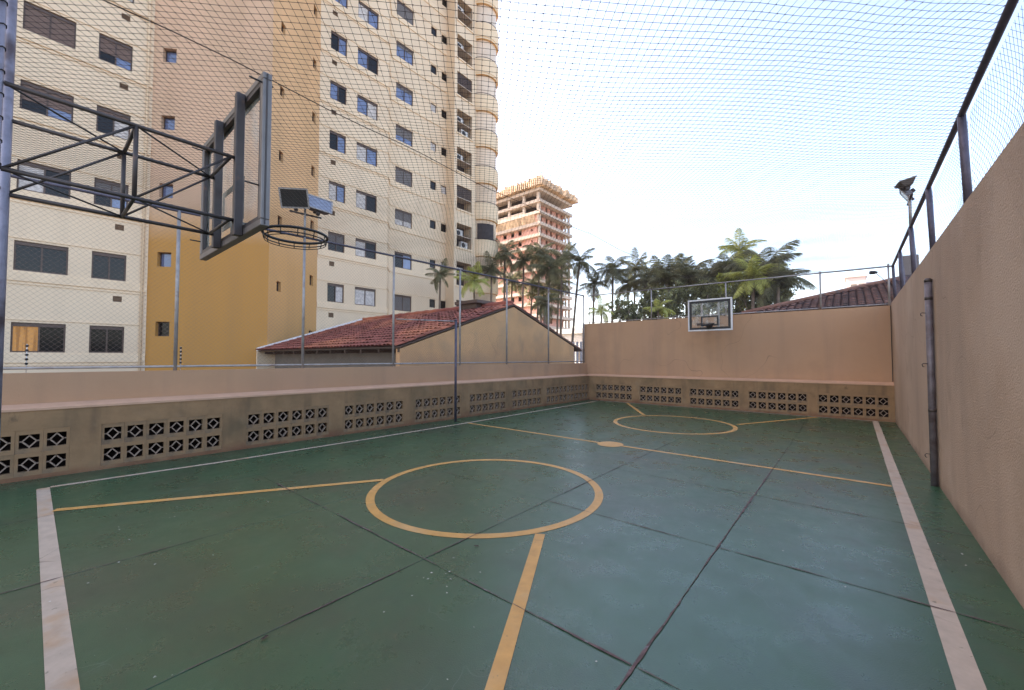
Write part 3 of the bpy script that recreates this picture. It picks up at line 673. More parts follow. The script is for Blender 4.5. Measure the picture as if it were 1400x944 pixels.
# ------------------------------------------------------------ apartment tower
ZB = -3.2
tower = empty('apartment_tower', (-24.2, 3.3, ZB), 0, 'tall cream apartment tower with an ochre stair shaft and rounded balconies', 'building')
TOP = 46.0
class Fac:
    def __init__(s, p0, p1, m, base=(-24.2, 3.3)):
        s.p0 = Vector(p0); d = Vector(p1) - s.p0; s.len = d.length; s.rz = math.atan2(d.y, d.x); s.m = m; s.op = []
        s.loc = (s.p0.x + 24.2, s.p0.y - 3.3, 0)
    def build(s, z0=0, z1=TOP - ZB, rev=.16):
        xs = sorted({0, round(s.len, 4)} | {round(q, 4) for o in s.op for q in (o[0], o[1])}); zs = sorted({z0, z1} | {round(q, 4) for o in s.op for q in (o[2], o[3])})
        b = MB(); idx = {}
        def vid(x, y, z):
            k = (round(x, 4), round(y, 4), round(z, 4))
            if k not in idx: idx[k] = len(b.v); b.v.append(k)
            return idx[k]
        for i in range(len(xs) - 1):
            xa, xb = xs[i], xs[i + 1]; xm = (xa + xb) / 2
            oc = [o for o in s.op if o[0] < xm < o[1]]
            run = None
            for j in range(len(zs) - 1):
                zm = (zs[j] + zs[j + 1]) / 2
                if any(o[2] < zm < o[3] for o in oc): continue
                b.f.append((vid(xa, 0, zs[j]), vid(xb, 0, zs[j]), vid(xb, 0, zs[j + 1]), vid(xa, 0, zs[j + 1]))); b.mi.append(0)
        for o in s.op:
            x0, x1, za, zb = o[:4]; r = o[4] if len(o) > 4 else rev
            b.poly([(x0, 0, za), (x1, 0, za), (x1, r, za), (x0, r, za)]); b.poly([(x0, 0, zb), (x0, r, zb), (x1, r, zb), (x1, 0, zb)])
            b.poly([(x0, 0, za), (x0, r, za), (x0, r, zb), (x0, 0, zb)]); b.poly([(x1, 0, za), (x1, 0, zb), (x1, r, zb), (x1, r, za)])
        return b.build('wall', s.m, tower, s.loc, s.rz)
    def place(s, x, y, z):
        c, sn = math.cos(s.rz), math.sin(s.rz)
        return (s.loc[0] + x * c - y * sn, s.loc[1] + x * sn + y * c, z)
WM = {}
def window_meshes(w_, h_):
    k = (round(w_, 2), round(h_, 2))
    if k in WM: return WM[k]
    f = MB(); t = .05 if w_ > .7 else .035
    f.box((0, 0, 0), (w_, .06, t)); f.box((0, 0, h_ - t), (w_, .06, h_)); f.box((0, 0, t), (t, .06, h_ - t)); f.box((w_ - t, 0, t), (w_, .06, h_ - t))
    if w_ > .7: f.box((t, -.015, h_ - .15), (w_ - t, .055, h_ - t))
    if w_ > .7: f.box((w_ / 2 - .025, -.01, t), (w_ / 2 + .025, .055, h_ - .151))
    fm = f.mesh('window', BROWNF)
    if w_ > .7:
        pa = MB(); pa.poly([(t, .035, t), (w_ / 2 - .025, .035, t), (w_ / 2 - .025, .035, h_ - t), (t, .035, h_ - t)])
        pb = MB(); pb.poly([(w_ / 2 + .025, .035, t), (w_ - t, .035, t), (w_ - t, .035, h_ - t), (w_ / 2 + .025, .035, h_ - t)])
    else:
        pa = MB(); pa.poly([(t, .035, t), (w_ - t, .035, t), (w_ - t, .035, h_ - t), (t, .035, h_ - t)]); pb = None
    var = {}
    for nm, mm in (('d', GLASS_D), ('b', GLASS_B), ('c', CURTAIN), ('w', WARM)):
        var[nm] = (pa.mesh('pane', mm), pb.mesh('pane', mm) if pb else None)
    bl = {}
    for fr_ in (.25, .6, 1.0):
        for nm, mm in (('brown', SHUT), ('grey', SHUT_G)):
            q = MB(); n = max(3, int(h_ * fr_ / .09)); zt = h_ - t
            for i in range(n):
                za = zt - (i + 1) * (h_ * fr_ - 2 * t * (fr_ == 1)) / n; zb2 = zt - i * (h_ * fr_ - 2 * t * (fr_ == 1)) / n
                q.box((t, .012, za + .008), (w_ - t, .030, zb2))
            bl[(fr_, nm)] = q.mesh('roller_blind', mm)
    WM[k] = (fm, var, bl); return WM[k]
def add_window(F, x0, x1, z0, z1, rev=.12, blind=None, bias='mix', style=None):
    fm, var, bl = window_meshes(x1 - x0, z1 - z0)
    wd = obj('window', fm, tower, F.place(x0, rev - .06, z0), (0, 0, F.rz))
    st_ = style or random.choice({'mix': ['db', 'bd', 'dd', 'cb', 'bb', 'cc', 'bc'], 'dark': ['dd', 'dd', 'dc', 'cd', 'db'], 'blue': ['bb', 'bb', 'db', 'bd']}[bias])
    obj('pane', var[st_[0]][0], wd)
    if var[st_[1]][1]: obj('pane', var[st_[1]][1], wd)
    if blind: obj('roller_blind', bl[blind], wd)
def grille(F, x0, x1, z0, z1):
    q = MB(); n = 4
    q.box((x0, .045, z0), (x1, .05, z1))
    for i in range(n): q.box((x0, -.004, z0 + (i + .2) * (z1 - z0) / n), (x1, .045, z0 + (i + .6) * (z1 - z0) / n))
    q.build('vent_grille', VENT, tower, F.loc, F.rz)
def band(F, x0, x1, z0, z1, out, ret=False):
    q = MB(); q.box((x0, -out, z0), (x1, .01, z1)); return q.build('cornice', CREAM2, tower, F.loc, F.rz)
def rnd_blind(p, nm='brown'):
    r_ = random.random()
    if r_ > p: return None
    return (random.choice([.25, .6, .6, 1.0]), random.choice([nm, 'grey']))
# facade 1, parallel to the court
F1 = Fac((-24.2, -24), (-24.2, 3.3), CREAM)
specials = {0: 'w', 1: 'd'}
for n in range(0, 13):
    zh = 3.05 + 3.12 * n - ZB; zs_ = zh - 1.14
    for a, c in ((-.50, .89), (1.55, 2.60), (-6.5, -5.1), (-4.2, -3.1)):
        F1.op.append((a + 24, c + 24, zs_, zh))
        bl = None if n < 2 else (rnd_blind(.6) if n < 4 else (random.choice([.6, 1.0, 1.0]), 'brown'))
        add_window(F1, a + 24, c + 24, zs_, zh, blind=bl, bias='dark' if n < 5 else 'mix', style='wd' if (n == 0 and a == -.5) else ('dd' if n < 2 else None))
    grille(F1, 26.21, 26.49, zh + 1.06, zh + 1.31)
    band(F1, 0, 27.28, zh + .09, zh + .125, .03); band(F1, 0, 27.28, zs_ - .40, zs_ - .06, .05); band(F1, 0, 27.28, zs_ - .52, zs_ - .47, .03)
    F1.op.append((26.21, 26.49, zh + 1.06, zh + 1.31, .06))
F1.build()
q = MB(); q.tube([(-24.13 + 24.2, 3.12 - 3.3, 0), (-24.13 + 24.2, 3.12 - 3.3, TOP - ZB - 1)], .045, 8); q.build('downpipe', CREAM2, tower, smooth=True)
# shaft
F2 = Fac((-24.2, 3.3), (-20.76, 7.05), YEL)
for n in range(0, 13):
    zh = 3.33 + 3.155 * n - ZB; F2.op.append((.38, .95, zh - .66, zh, .22)); add_window(F2, .38, .95, zh - .66, zh, rev=.24, style='dd' if n < 1 else 'bb')
F2.build()
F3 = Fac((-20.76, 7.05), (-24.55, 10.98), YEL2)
for n in range(-1, 12):
    zh = 5.44 + 3.24 * n - ZB
    F3.op.append((.76, 1.17, zh - .5, zh, .16)); add_window(F3, .76, 1.17, zh - .5, zh, rev=.18, style='dd')
    zh = 6.50 + 3.22 * n - ZB
    F3.op.append((4.45, 4.92, zh - .6, zh, .16)); add_window(F3, 4.45, 4.92, zh - .6, zh, rev=.18, style='dd')
F3.build()
# facade 4 with two window columns
F4 = Fac((-24.55, 10.98), (-24.55, 15.75), CREAM)
y4 = 10.98
sty = {1: ('dc', 'cc'), 2: ('dd', 'cd'), 3: ('cb', 'cd'), 4: ('db', 'cb'), 5: ('bd', 'bc'), 6: ('db', 'bd'), 7: ('bb', 'cb'), 8: ('bd', 'bb')}
for n in range(0, 13):
    zh = 3.13 + 3.19 * n - ZB; zs_ = zh - 1.16; s1, s2 = sty.get(n, ('bb', 'bd'))
    for a, c, s_ in ((11.62, 12.68, s1), (13.42, 14.92, s2)):
        F4.op.append((a - y4, c - y4, zs_, zh)); add_window(F4, a - y4, c - y4, zs_, zh, style=s_, blind=(.6, 'grey') if (n == 2 and a < 12) else None)
    F4.op.append((.73, 1.05, zh + 1.06, zh + 1.35, .06)); grille(F4, .73, 1.05, zh + 1.06, zh + 1.35)
    band(F4, 0, 4.75, zh + .10, zh + .14, .03); band(F4, 0, 4.75, zs_ - .42, zs_ - .07, .05); band(F4, 0, 4.75, zs_ - .55, zs_ - .50, .03)
F4.build()
F5 = Fac((-24.55, 15.75), (-25.6, 16.6), CREAM); F5.build()
F6 = Fac((-25.6, 16.6), (-25.6, 21.95), CREAM)
for n in range(0, 13):
    zh = 3.19 + 3.19 * n - ZB; zs_ = zh - 1.18
    F6.op.append((.46, 1.98, zs_, zh)); add_window(F6, .46, 1.98, zs_, zh, blind=[(1.0, 'grey'), (1.0, 'grey'), None, (.6, 'grey'), (1.0, 'grey'), (.6, 'grey'), (.25, 'grey'), (.25, 'grey'), (1.0, 'grey')][n] if n < 9 else rnd_blind(.6, 'grey'), bias='blue' if n > 3 else 'mix')
    for a in (3.70, 4.82):
        F6.op.append((a, a + .58, zh - .66, zh)); add_window(F6, a, a + .58, zh - .66, zh, style=random.choice(['cc', 'dd', 'dd']))
    band(F6, 0, 5.35, zh + .10, zh + .14, .03); band(F6, 0, 5.35, zs_ - .42, zs_ - .07, .05)
    band(F5, -.04, F5.len + .02, zh + .10, zh + .14, .03); band(F5, -.04, F5.len + .02, zs_ - .42, zs_ - .07, .05)
F6.build()
F7 = Fac((-25.6, 21.95), (-24.6, 21.95), CREAM); F7.build()
F8 = Fac((-24.6, 21.95), (-24.6, 24.5), CREAM)
acm = MB(); acm.box((0, 0, 0), (.78, .3, .55)); ACM = acm.mesh('air_conditioner', WHITE)
fan = MB(); fan.tube([(.28, -.004, .27), (.28, -.02, .27)], .2, 14); FAN = fan.mesh('fan_guard', BLACK)
scr = MB()
for i in range(16): scr.box((0, 0, i * .055), (1.66, .02, i * .055 + .03))
SCR = scr.mesh('louvre_screen', BROWNF)
for n in range(0, 13):
    zt = 3.25 + 3.19 * n - ZB; z0_ = zt - 1.95
    F8.op.append((.30, 2.02, z0_, zt, 1.0))
    q = MB(); q.box((.28, 1.0, z0_ - .02), (2.04, 1.04, zt + .02)); lg = q.build('loggia_back', DARKIN, tower, F8.loc, F8.rz)
    q = MB(); q.box((.30, .02, z0_ + .92), (2.02, .9, z0_ + .97)); q.build('loggia_shelf', RCONC, tower, F8.loc, F8.rz)
    q = MB()
    for i in range(9): q.box((.34 + i * .2, .05, z0_ + .01), (.36 + i * .2, .07, zt - .01))
    q.build('loggia_grille', BROWNF, tower, F8.loc, F8.rz)
    if n in (2, 3, 5, 6, 8, 9):
        ac = obj('air_conditioner', ACM, tower, F8.place(.42, .25, z0_ + .97), (0, 0, F8.rz)); obj('fan_guard', FAN, ac)
    if n in (3, 6): ac = obj('air_conditioner', ACM, tower, F8.place(1.0, .25, z0_ + .05), (0, 0, F8.rz)); obj('fan_guard', FAN, ac)
    if n in (4, 7, 1): obj('louvre_screen', SCR, tower, F8.place(.33, .03, z0_ + 1.0), (0, 0, F8.rz))
    q = MB(); q.box((.2, -.06, z0_ - .16), (2.12, .0, z0_ - .04)); q.build('cornice', CREAM2, tower, F8.loc, F8.rz)
F8.build()
# rounded balconies
def ring(b, cx, cy, r0, r1, z0, z1, a0=-100, a1=110, n=36):
    P_ = []
    for k in range(n + 1):
        a = R(a0 + (a1 - a0) * k / n); P_.append((math.cos(a), math.sin(a)))
    for k in range(n):
        c0, c1 = P_[k], P_[k + 1]
        b.hexa([(cx + r0 * c0[0], cy + r0 * c0[1], z0), (cx + r1 * c0[0], cy + r1 * c0[1], z0), (cx + r1 * c1[0], cy + r1 * c1[1], z0), (cx + r0 * c1[0], cy + r0 * c1[1], z0),
                (cx + r0 * c0[0], cy + r0 * c0[1], z1), (cx + r1 * c0[0], cy + r1 * c0[1], z1), (cx + r1 * c1[0], cy + r1 * c1[1], z1), (cx + r0 * c1[0], cy + r0 * c1[1], z1)])
BX, BY = -25.15 + 24.2, 25.72 - 3.3
BALC = mat("cream_balcony_paint", (.80, .62, .41), .75, .08, .6)
q = MB(); q.tube([(BX, BY, 0), (BX, BY, TOP - ZB)], 1.30, 32); q.build('balcony_core', mat("pale_balcony_glazing", (.74, .58, .42), .5, .12, .8), tower, smooth=True)
bm_ = MB(); ring(bm_, 0, 0, 1.40, 1.50, .0, 1.25); ring(bm_, 0, 0, 1.15, 1.46, -.16, -.001); BM = bm_.mesh('balcony_parapet', BALC)
rl = MB(); rl.tube([(1.45 * math.cos(R(a)), 1.45 * math.sin(R(a)), 1.36) for a in range(-100, 111, 10)], .025, 6); RL = rl.mesh('balcony_rail', METAL)
sof = MB(); ring(sof, 0, 0, .3, 1.44, -.19, -.161); SOF = sof.mesh('balcony_soffit', mat("orange_lit_soffit", (.68, .42, .2), .8, .1))  # warm light on the balcony undersides is put into this colour
dk = MB(); ring(dk, 0, 0, 1.25, 1.315, 1.3, 2.7, -62, 8, 12); DK = dk.mesh('balcony_opening', DARKIN)
for n in range(-1, 13):
    z = 4.25 + 3.19 * n - ZB
    if z < 0: continue
    bp = obj('balcony_parapet', BM, tower, (BX, BY, z)); obj('balcony_rail', RL, bp); obj('balcony_soffit', SOF, bp)
    if n == 2: obj('balcony_opening', DK, bp)
q = MB(); q.box((-12, -27, TOP - ZB), (0, .0, TOP - ZB + .3)); q.box((-12, -.0, TOP - ZB), (-.4, 22.5, TOP - ZB + .28)); q.build('roof', RCONC, tower)
# back and end walls of the block
q = MB(); q.box((-12, -27.3, 0), (-11.8, 24, TOP - ZB - .01)); q.build('rear_wall', CREAM, tower)
q = MB(); q.box((-11.79, 23.6, 0), (-1.2, 23.8, TOP - ZB - .01)); q.build('end_wall', CREAM, tower)
q = MB(); q.box((-11.79, -27.5, 0), (-.001, -27.3, TOP - ZB - .01)); q.build('end_wall', CREAM, tower)

# ------------------------------------------------------------ tiled house beside the court
hx0, hx1 = -20.75, -9.85           # along the ridge
hy0, hy1, hya = 6.65, 16.95, 11.85; hz0, hza = 2.02, 3.74
house = empty('tiled_house', (-9.85, hya, ZB), 0, 'low house with red clay tile roof and plain ochre gable wall beside the left fence', 'house')
def HL(x, y, z): return (x + 9.85, y - hya, z - ZB)
sl_ = (hza - hz0) / (hya - hy0)
q = MB(); yl, yr = hy0 + .12, 16.2
zw = lambda y: hza - .10 - sl_ * abs(y - hya)
for (a, c) in (((hx1 - .2), hx1 - .0),):
    pr = [(yl, ZB), (yr, ZB), (yr, zw(yr)), (hya, hza - .10), (yl, zw(yl))]
    k = len(q.v); q.v += [HL(a, y, z) for y, z in pr] + [HL(c, y, z) for y, z in pr]; n5 = 5
    q.f.append(tuple(k + i for i in reversed(range(5)))); q.f.append(tuple(k + 5 + i for i in range(5))); q.mi += [0, 0]
    for i in range(5): q.f.append((k + i, k + (i + 1) % 5, k + 5 + (i + 1) % 5, k + 5 + i)); q.mi.append(0)
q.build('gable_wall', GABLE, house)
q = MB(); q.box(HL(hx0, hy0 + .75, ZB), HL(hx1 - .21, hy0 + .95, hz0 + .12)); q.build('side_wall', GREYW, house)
q = MB(); q.box(HL(hx0, 16.0, ZB), HL(hx1 - .21, 16.2, 2.2)); q.build('side_wall', WHITE, house)
def tile_roof(name, parent, x0, x1, y0, z0, y1, z1, m, flip=1, tw=.21, cl=.36, local=lambda x, y, z: (x, y, z)):
    """barrel tiles: columns along x, courses from eave (y0,z0) to ridge (y1,z1)"""
    L_ = math.hypot(y1 - y0, z1 - z0); nc = int(L_ / cl); ncol = int((x1 - x0) / tw); S = 5
    V = []; Fc = []
    dyn, dzn = (y1 - y0) / L_, (z1 - z0) / L_; ny, nz = -dzn, dyn
    if nz < 0: ny, nz = -ny, -nz
    for r_ in range(nc):
        for c_ in range(ncol):
            jx = random.uniform(-.012, .012); jz = random.uniform(-.008, .012); k = len(V)
            for e, (l, wsc, lift) in enumerate(((r_ * cl - .05, 1.0, .036), ((r_ + 1) * cl + .02, .86, .012))):
                for i in range(S + 1):
                    a = math.pi * i / S; xx = x0 + (c_ + .5) * tw + jx - math.cos(a) * tw * .52 * wsc; hh = math.sin(a) * .065 * wsc + lift + jz
                    V.append(local(xx, y0 + dyn * l + ny * hh, z0 + dzn * l + nz * hh))
            for i in range(S): Fc.append((k + i, k + i + 1, k + S + 2 + i, k + S + 1 + i))
    me = bpy.data.meshes.new(name); me.from_pydata(V, [], Fc); me.materials.append(m); me.polygons.foreach_set('use_smooth', [True] * len(me.polygons)); me.update()
    o = obj(name, me, parent); o['kind'] = 'stuff'; return o
tile_roof('roof_tiles', house, hx0, hx1 + .06, hy0, hz0, hya, hza, TILE, local=HL)
tile_roof('roof_tiles', house, hx0, hx1 + .06, 17.0, 2.02, hya, hza, TILE, local=HL)
q = MB(); q.hexa([HL(hx0, hy0 + .05, hz0 - .04), HL(hx1 + .02, hy0 + .05, hz0 - .04), HL(hx1 + .02, hya, hza - .04), HL(hx0, hya, hza - .04),
                  HL(hx0, hy0 + .05, hz0 + .0), HL(hx1 + .02, hy0 + .05, hz0 + .0), HL(hx1 + .02, hya, hza + .0), HL(hx0, hya, hza + .0)])
q.hexa([HL(hx0, hya, hza - .04), HL(hx1 + .02, hya, hza - .04), HL(hx1 + .02, 16.95, 2.0), HL(hx0, 16.95, 2.0),
        HL(hx0, hya, hza), HL(hx1 + .02, hya, hza), HL(hx1 + .02, 16.95, 2.04), HL(hx0, 16.95, 2.04)])
q.build('roof_deck', BROWNF, house)
for k in range(11):
    q = MB(); x = hx0 + .6 + k * 1.02; q.box(HL(x, hy0 + .1, hz0 - .16), HL(x + .08, hy0 + .8, hz0 - .05)); q.build('rafter_end', BROWNF, house)
q = MB(); q.tube([HL(x, hya, hza + .07 + .015 * math.sin(x * 9)) for x in np.arange(hx0, hx1 + .1, .2)], .11, 8); q.build('ridge_tiles', TILE, house, smooth=True)
q = MB(); q.hexa([HL(hx0 - .12, hy0, hz0 - .02), HL(hx0 + .1, hy0, hz0 - .02), HL(hx0 + .1, hya, hza), HL(hx0 - .12, hya, hza),
                  HL(hx0 - .12, hy0, hz0 + .14), HL(hx0 + .1, hy0, hz0 + .14), HL(hx0 + .1, hya, hza + .16), HL(hx0 - .12, hya, hza + .16)])
q.build('roof_flashing', WHITE, house)
q = MB(); q.box(HL(hx0 - .12, hy0, ZB), HL(hx0 + .0, hy0 + .75, hz0 - .03)); q.build('end_pier', CREAM, house)
q = MB(); q.box(HL(-12.6, 11.3, 3.9), HL(-11.3, 12.3, 4.02)); q.box(HL(-12.4, 11.45, 3.7), HL(-11.5, 12.15, 3.9)); q.build('roof_vent', BROWNF, house)
# tiled house beyond the right corner
h2 = empty('tiled_house', (1.0, 20, ZB), 0, 'house with weathered dark tile roof rising beyond the far right corner', 'house')
H2 = lambda x, y, z: (x - 1.0, y - 20, z - ZB)
def skew_roof():
    V = []; Fc = []; tw, cl = .22, .37
    e0 = Vector((-3.1, 17.3, 3.30)); ex = Vector((1, 0, 0)); up = Vector((0, .965, .262)).normalized(); nrm = ex.cross(up).normalized()
    for c_ in range(42):
        for r_ in range(24):
            u0 = (c_ + .5) * tw; l0 = r_ * cl
            if l0 > u0 * 1.36: continue       # the hip cuts the slope on the left
            k = len(V); jz = random.uniform(-.01, .012)
            for l, wsc, lift in ((l0 - .05, 1.0, .04), (l0 + cl + .02, .86, .01)):
                for i in range(6):
                    a = math.pi * i / 5
                    V.append(H2(*(e0 + ex * (u0 - math.cos(a) * tw * .52 * wsc) + up * l + nrm * (math.sin(a) * .065 * wsc + lift + jz))))
            for i in range(5): Fc.append((k + i, k + i + 1, k + 7 + i, k + 6 + i))
    me = bpy.data.meshes.new('roof_tiles'); me.from_pydata(V, [], Fc); me.materials.append(TILE_D); me.update(); o = obj('roof_tiles', me, h2); o['kind'] = 'stuff'
    q = MB(); a = e0 - nrm * .02
    q.poly([H2(*a), H2(*(a + ex * 9.2)), H2(*(a + ex * 9.2 + up * 8.9)), H2(*(a + ex * 6.54 + up * 8.9))]); q.build('roof_deck', BROWNF, h2)
    q = MB(); q.tube([H2(*(e0 + ex * (t + .0) + up * (t * 1.36) + nrm * .07)) for t in (0, 1, 2, 3, 4, 5, 6, 6.5)], .1, 8); q.build('hip_tiles', TILE_D, h2, smooth=True)
    q = MB(); q.box(H2(-2.7, 17.6, ZB), H2(6, 17.8, 3.25)); q.build('wall', GABLE, h2)
skew_roof()

# ------------------------------------------------------------ tower under construction
ct = empty('construction_tower', (-62, 85, ZB), 0, 'unfinished tower with salmon brick infill and orange formwork on top', 'building')
CL = lambda x, y, z: (x + 62, y - 85, z - ZB)
ztop = 46.4; pitch = 3.02; nfl = 16
for n in range(nfl + 1):
    z = ztop - n * pitch
    if z < ZB: break
    q = MB(); q.box(CL(-92, 84.4, z - .8), CL(-61.3, 100.4, z)); q.build('floor_slab', RCONC, ct)
    if n == nfl: break
    for x in (-91.5, -84, -78.2, -72.4, -67.2, -62.4):
        if n < 3:
            q = MB(); q.box(CL(x - .35, 84.9, z - pitch), CL(x + .35, 85.6, z - .81)); q.build('column', RCONC, ct)
    if n == 0: continue
    zb_ = z - pitch
    if n == 1:
        q = MB(); q.box(CL(-78, 85.0, zb_), CL(-67.6, 85.3, zb_ + .9)); q.build('parapet', RCONC, ct)
    if n >= 2:                                                   # left face brick infill with holes
        q = MB()
        xs_ = [-66.8, -64.9, -64.3, -62.8]
        q.box(CL(xs_[0], 85.2, zb_), CL(xs_[1], 85.5, z - .81)); q.box(CL(xs_[2], 85.2, zb_), CL(xs_[3], 85.5, z - .81))
        q.box(CL(xs_[1], 85.2, zb_), CL(xs_[2], 85.5, zb_ + 1.1)); q.box(CL(xs_[1], 85.2, zb_ + 1.8), CL(xs_[2], 85.5, z - .81)); q.build('brick_infill', BRICK, ct)
    if n >= 3:
        q = MB(); xa = -91
        for xb in (-88, -83.5, -79.5, -75, -72.2, -69.6):
            q.box(CL(xa, 85.6, zb_), CL(xb, 85.9, z - .81)); q.box(CL(xb, 85.6, zb_), CL(xb + 1.2, 85.9, zb_ + .9)); xa = xb + 1.2
        q.box(CL(xa, 85.6, zb_), CL(-67, 85.9, z - .81)); q.build('brick_infill', BRICK, ct)
    if n >= 1:                                                   # right face, set back behind the slab edge
        q = MB(); ya = 87.5
        for yb_ in (89.2, 91.4, 94.2, 96.5):
            q.box(CL(-63.2, ya, zb_), CL(-62.9, yb_, z - .81)); q.box(CL(-63.2, yb_, zb_), CL(-62.9, yb_ + .9, zb_ + .8)); ya = yb_ + .9
        q.box(CL(-63.2, ya, zb_), CL(-62.9, 98, z - .81)); q.build('brick_infill', BRICK, ct)
    for bb in (((-62.4, 85.0), (-61.9, 85.6)), ((-62.3, 99.2), (-61.9, 100)), ((-62.3, 97.6), (-61.95, 98.2))):
        q = MB(); q.box(CL(*bb[0], zb_), CL(*bb[1], z - .81)); q.build('column', RCONC, ct)
q = MB(); q.box(CL(-91, 87, ZB + .01), CL(-65, 98, ztop - .6)); q.build('dark_core', DARKIN, ct)
q = MB()                                                         # orange catch platform and top formwork
for k in range(30):
    x = -91 + k * .95; q.hexa([CL(x, 84.5, 37.2), CL(x + .85, 84.5, 37.2), CL(x + .85, 84.55, 37.2), CL(x, 84.55, 37.2), CL(x, 83.4, 38.9), CL(x + .85, 83.4, 38.9), CL(x + .85, 83.5, 38.95), CL(x, 83.5, 38.95)])
q.build('catch_platform', ORANGE, ct)
q = MB()
for k in range(46):
    x = -91.5 + k * .68; q.box(CL(x, 83.2, ztop + random.uniform(.05, .3)), CL(x + .3, 90, ztop + random.uniform(1.6, 2.6)))
for k in range(24):
    y = 83.4 + k * .76; q.box(CL(-64, y, ztop + random.uniform(.05, .3)), CL(-59.9, y + .4, ztop + random.uniform(1.6, 2.6)))
q.build('formwork', ORANGE, ct)
q = MB()
for k in range(30):
    x = random.uniform(-88, -61); y = random.uniform(84, 100); q.box(CL(x, y, ztop + 2), CL(x + .12, y + .12, ztop + random.uniform(2.8, 4)))
q.build('starter_bar', DARKIN, ct)

# far pale buildings
def far_building(x0, x1, y0, y1, z1, m, label, cols, rows):
    e = empty('distant_building', ((x0 + x1) / 2, y0, ZB), 0, label, 'building')
    cx = (x0 + x1) / 2
    q = MB(); q.box((x0 - cx, 0, 0), (x1 - cx, y1 - y0, z1 - ZB)); q.build('wall', m, e)
    q = MB(); q.box((x0 - cx - .3, -.3, z1 - ZB), (x1 - cx + .3, y1 - y0 + .3, z1 - ZB + .6)); q.build('roof', m, e)
    wm_ = MB(); wm_.box((0, -.05, 0), (1.3, .05, 1.2)); WMM = wm_.mesh('window', GREYW)
    for i in range(cols):
        for j in range(rows): obj('window', WMM, e, ((x0 - cx) + (i + .6) * (x1 - x0) / (cols + .5), 0, z1 - ZB - 3.2 - j * 3.1))
PALE = mat("pale_pink_facade", (.68, .55, .5), .9, .05); PALE2 = mat("pale_grey_facade", (.52, .5, .52), .9, .05)
far_building(-.7, 3.6, 150, 160, 24.6, PALE, 'small pale pink tower block far behind the right tiled roof', 2, 5)
far_building(3.9, 8.2, 152, 160, 22.6, PALE2, 'small pale grey block standing right of the far pink block', 2, 5)
far_building(-28, -21.2, 42, 50, 4.6, WHITE, 'low pale building behind the right end of the ochre gable', 3, 1)
q = MB()
for k in range(22): q.box((k * .3, -.02, 0), (k * .3 + .15, .05, 3.2))
o = q.build('corrugated_fence', PALE2, loc=(-15.0, 24.0, -.4)); tag(o, 'pale corrugated sheet fence behind the gable by the end wall', 'fence')

# ------------------------------------------------------------ palms and trees
def frond_mesh(L=2.4, droop=1.1, lw=.05, ll=.66, m=FROND, n=36, lift=.55):
    b = MB(); pts = []
    for i in range(13):
        t = i / 12; pts.append(Vector((L * (t - .12 * t * t * droop), 0, lift * L * t - droop * L * .62 * t * t)))
    b.tube(pts, [.022 * (1 - .85 * i / 12) for i in range(13)], 4)
    for i in range(2, n):
        t = i / n; k = min(11, int(t * 12)); fr_ = t * 12 - k; p = pts[k].lerp(pts[k + 1], fr_); tg = (pts[k + 1] - pts[k]).normalized()
        l = ll * math.sin(math.pi * (.18 + .78 * t)) ** .7
        for sd_ in (-1, 1):
            a = random.uniform(-.12, .12)
            d = (Vector((0, sd_, 0)) * .8 + tg * (.55 + a) + Vector((0, 0, -.25 - random.random() * .35))).normalized()
            q = tg.cross(d).cross(d).normalized() * lw * .5
            mid = p + d * l * .55; tip = p + d * l + Vector((0, 0, -l * .28))
            b.poly([p - q * .6, mid - q, mid + q, p + q * .6]); b.poly([mid - q, tip, mid + q])
    return b.mesh('palm_frond', m)
FM = {0: [frond_mesh(2.2, d) for d in (.5, .8, 1.1, 1.45)], 1: [frond_mesh(2.2, d, m=FROND_Y) for d in (.6, .9, 1.3)], 2: [frond_mesh(2.5, 1.25, .05, .9, n=44), frond_mesh(2.5, .8, .05, .8, n=44), frond_mesh(2.5, 1.6, .05, .95, n=44)]}
def palm(x, y, ztop_, size=1.0, n=14, kind=0, lean=(0, 0), label='', rad=.13, group='palms behind the court'):
    e = empty('palm_tree', (x - lean[0], y - lean[1], ZB), 0, label, 'palm tree', group)
    H = ztop_ - ZB; b = MB(); pts = []
    for i in range(12):
        t = i / 11; pts.append((lean[0] * t ** 1.5, lean[1] * t ** 1.5, H * t))
    b.tube(pts, [rad * (1.15 - .4 * i / 11) for i in range(12)], 8); b.build('trunk', TRUNK, e, smooth=True)
    b = MB(); b.tube([(lean[0], lean[1], H - .05), (lean[0], lean[1], H + .35 * size)], [rad * .8, rad * .5], 8); b.build('crownshaft', FROND, e, smooth=True)
    for k in range(n):
        a = k * 2.399 + random.uniform(-.3, .3); el = random.uniform(-.75, .7) - (.35 if k > n * .6 else 0)
        if k < 3: el = random.uniform(.6, 1.0)
        f = obj('palm_frond', random.choice(FM[kind]), e, (lean[0], lean[1], H + .25 * size)); s_ = size * random.uniform(.75, 1.1)
        f.rotation_euler = (random.uniform(-.3, .3), -el, a); f.scale = (s_, s_, s_)
    return e
import mathutils
F_ = 552.3
def at_px(u, v, y):                       # world point on the plane y for a picture position measured in the photograph
    s = (u - 700) / F_; p_ = R(1.815); cy_, sy_ = math.cos(R(40)), math.sin(R(40))
    dz_ = (472 - v) / F_
    f = Vector((-sy_ * math.cos(p_), cy_ * math.cos(p_), math.sin(p_))); r_ = Vector((cy_, sy_, 0)); u_ = r_.cross(f)
    d = f + r_ * s + u_ * dz_; t_ = y / d.y
    return Vector((0, 0, 1.7)) + d * t_
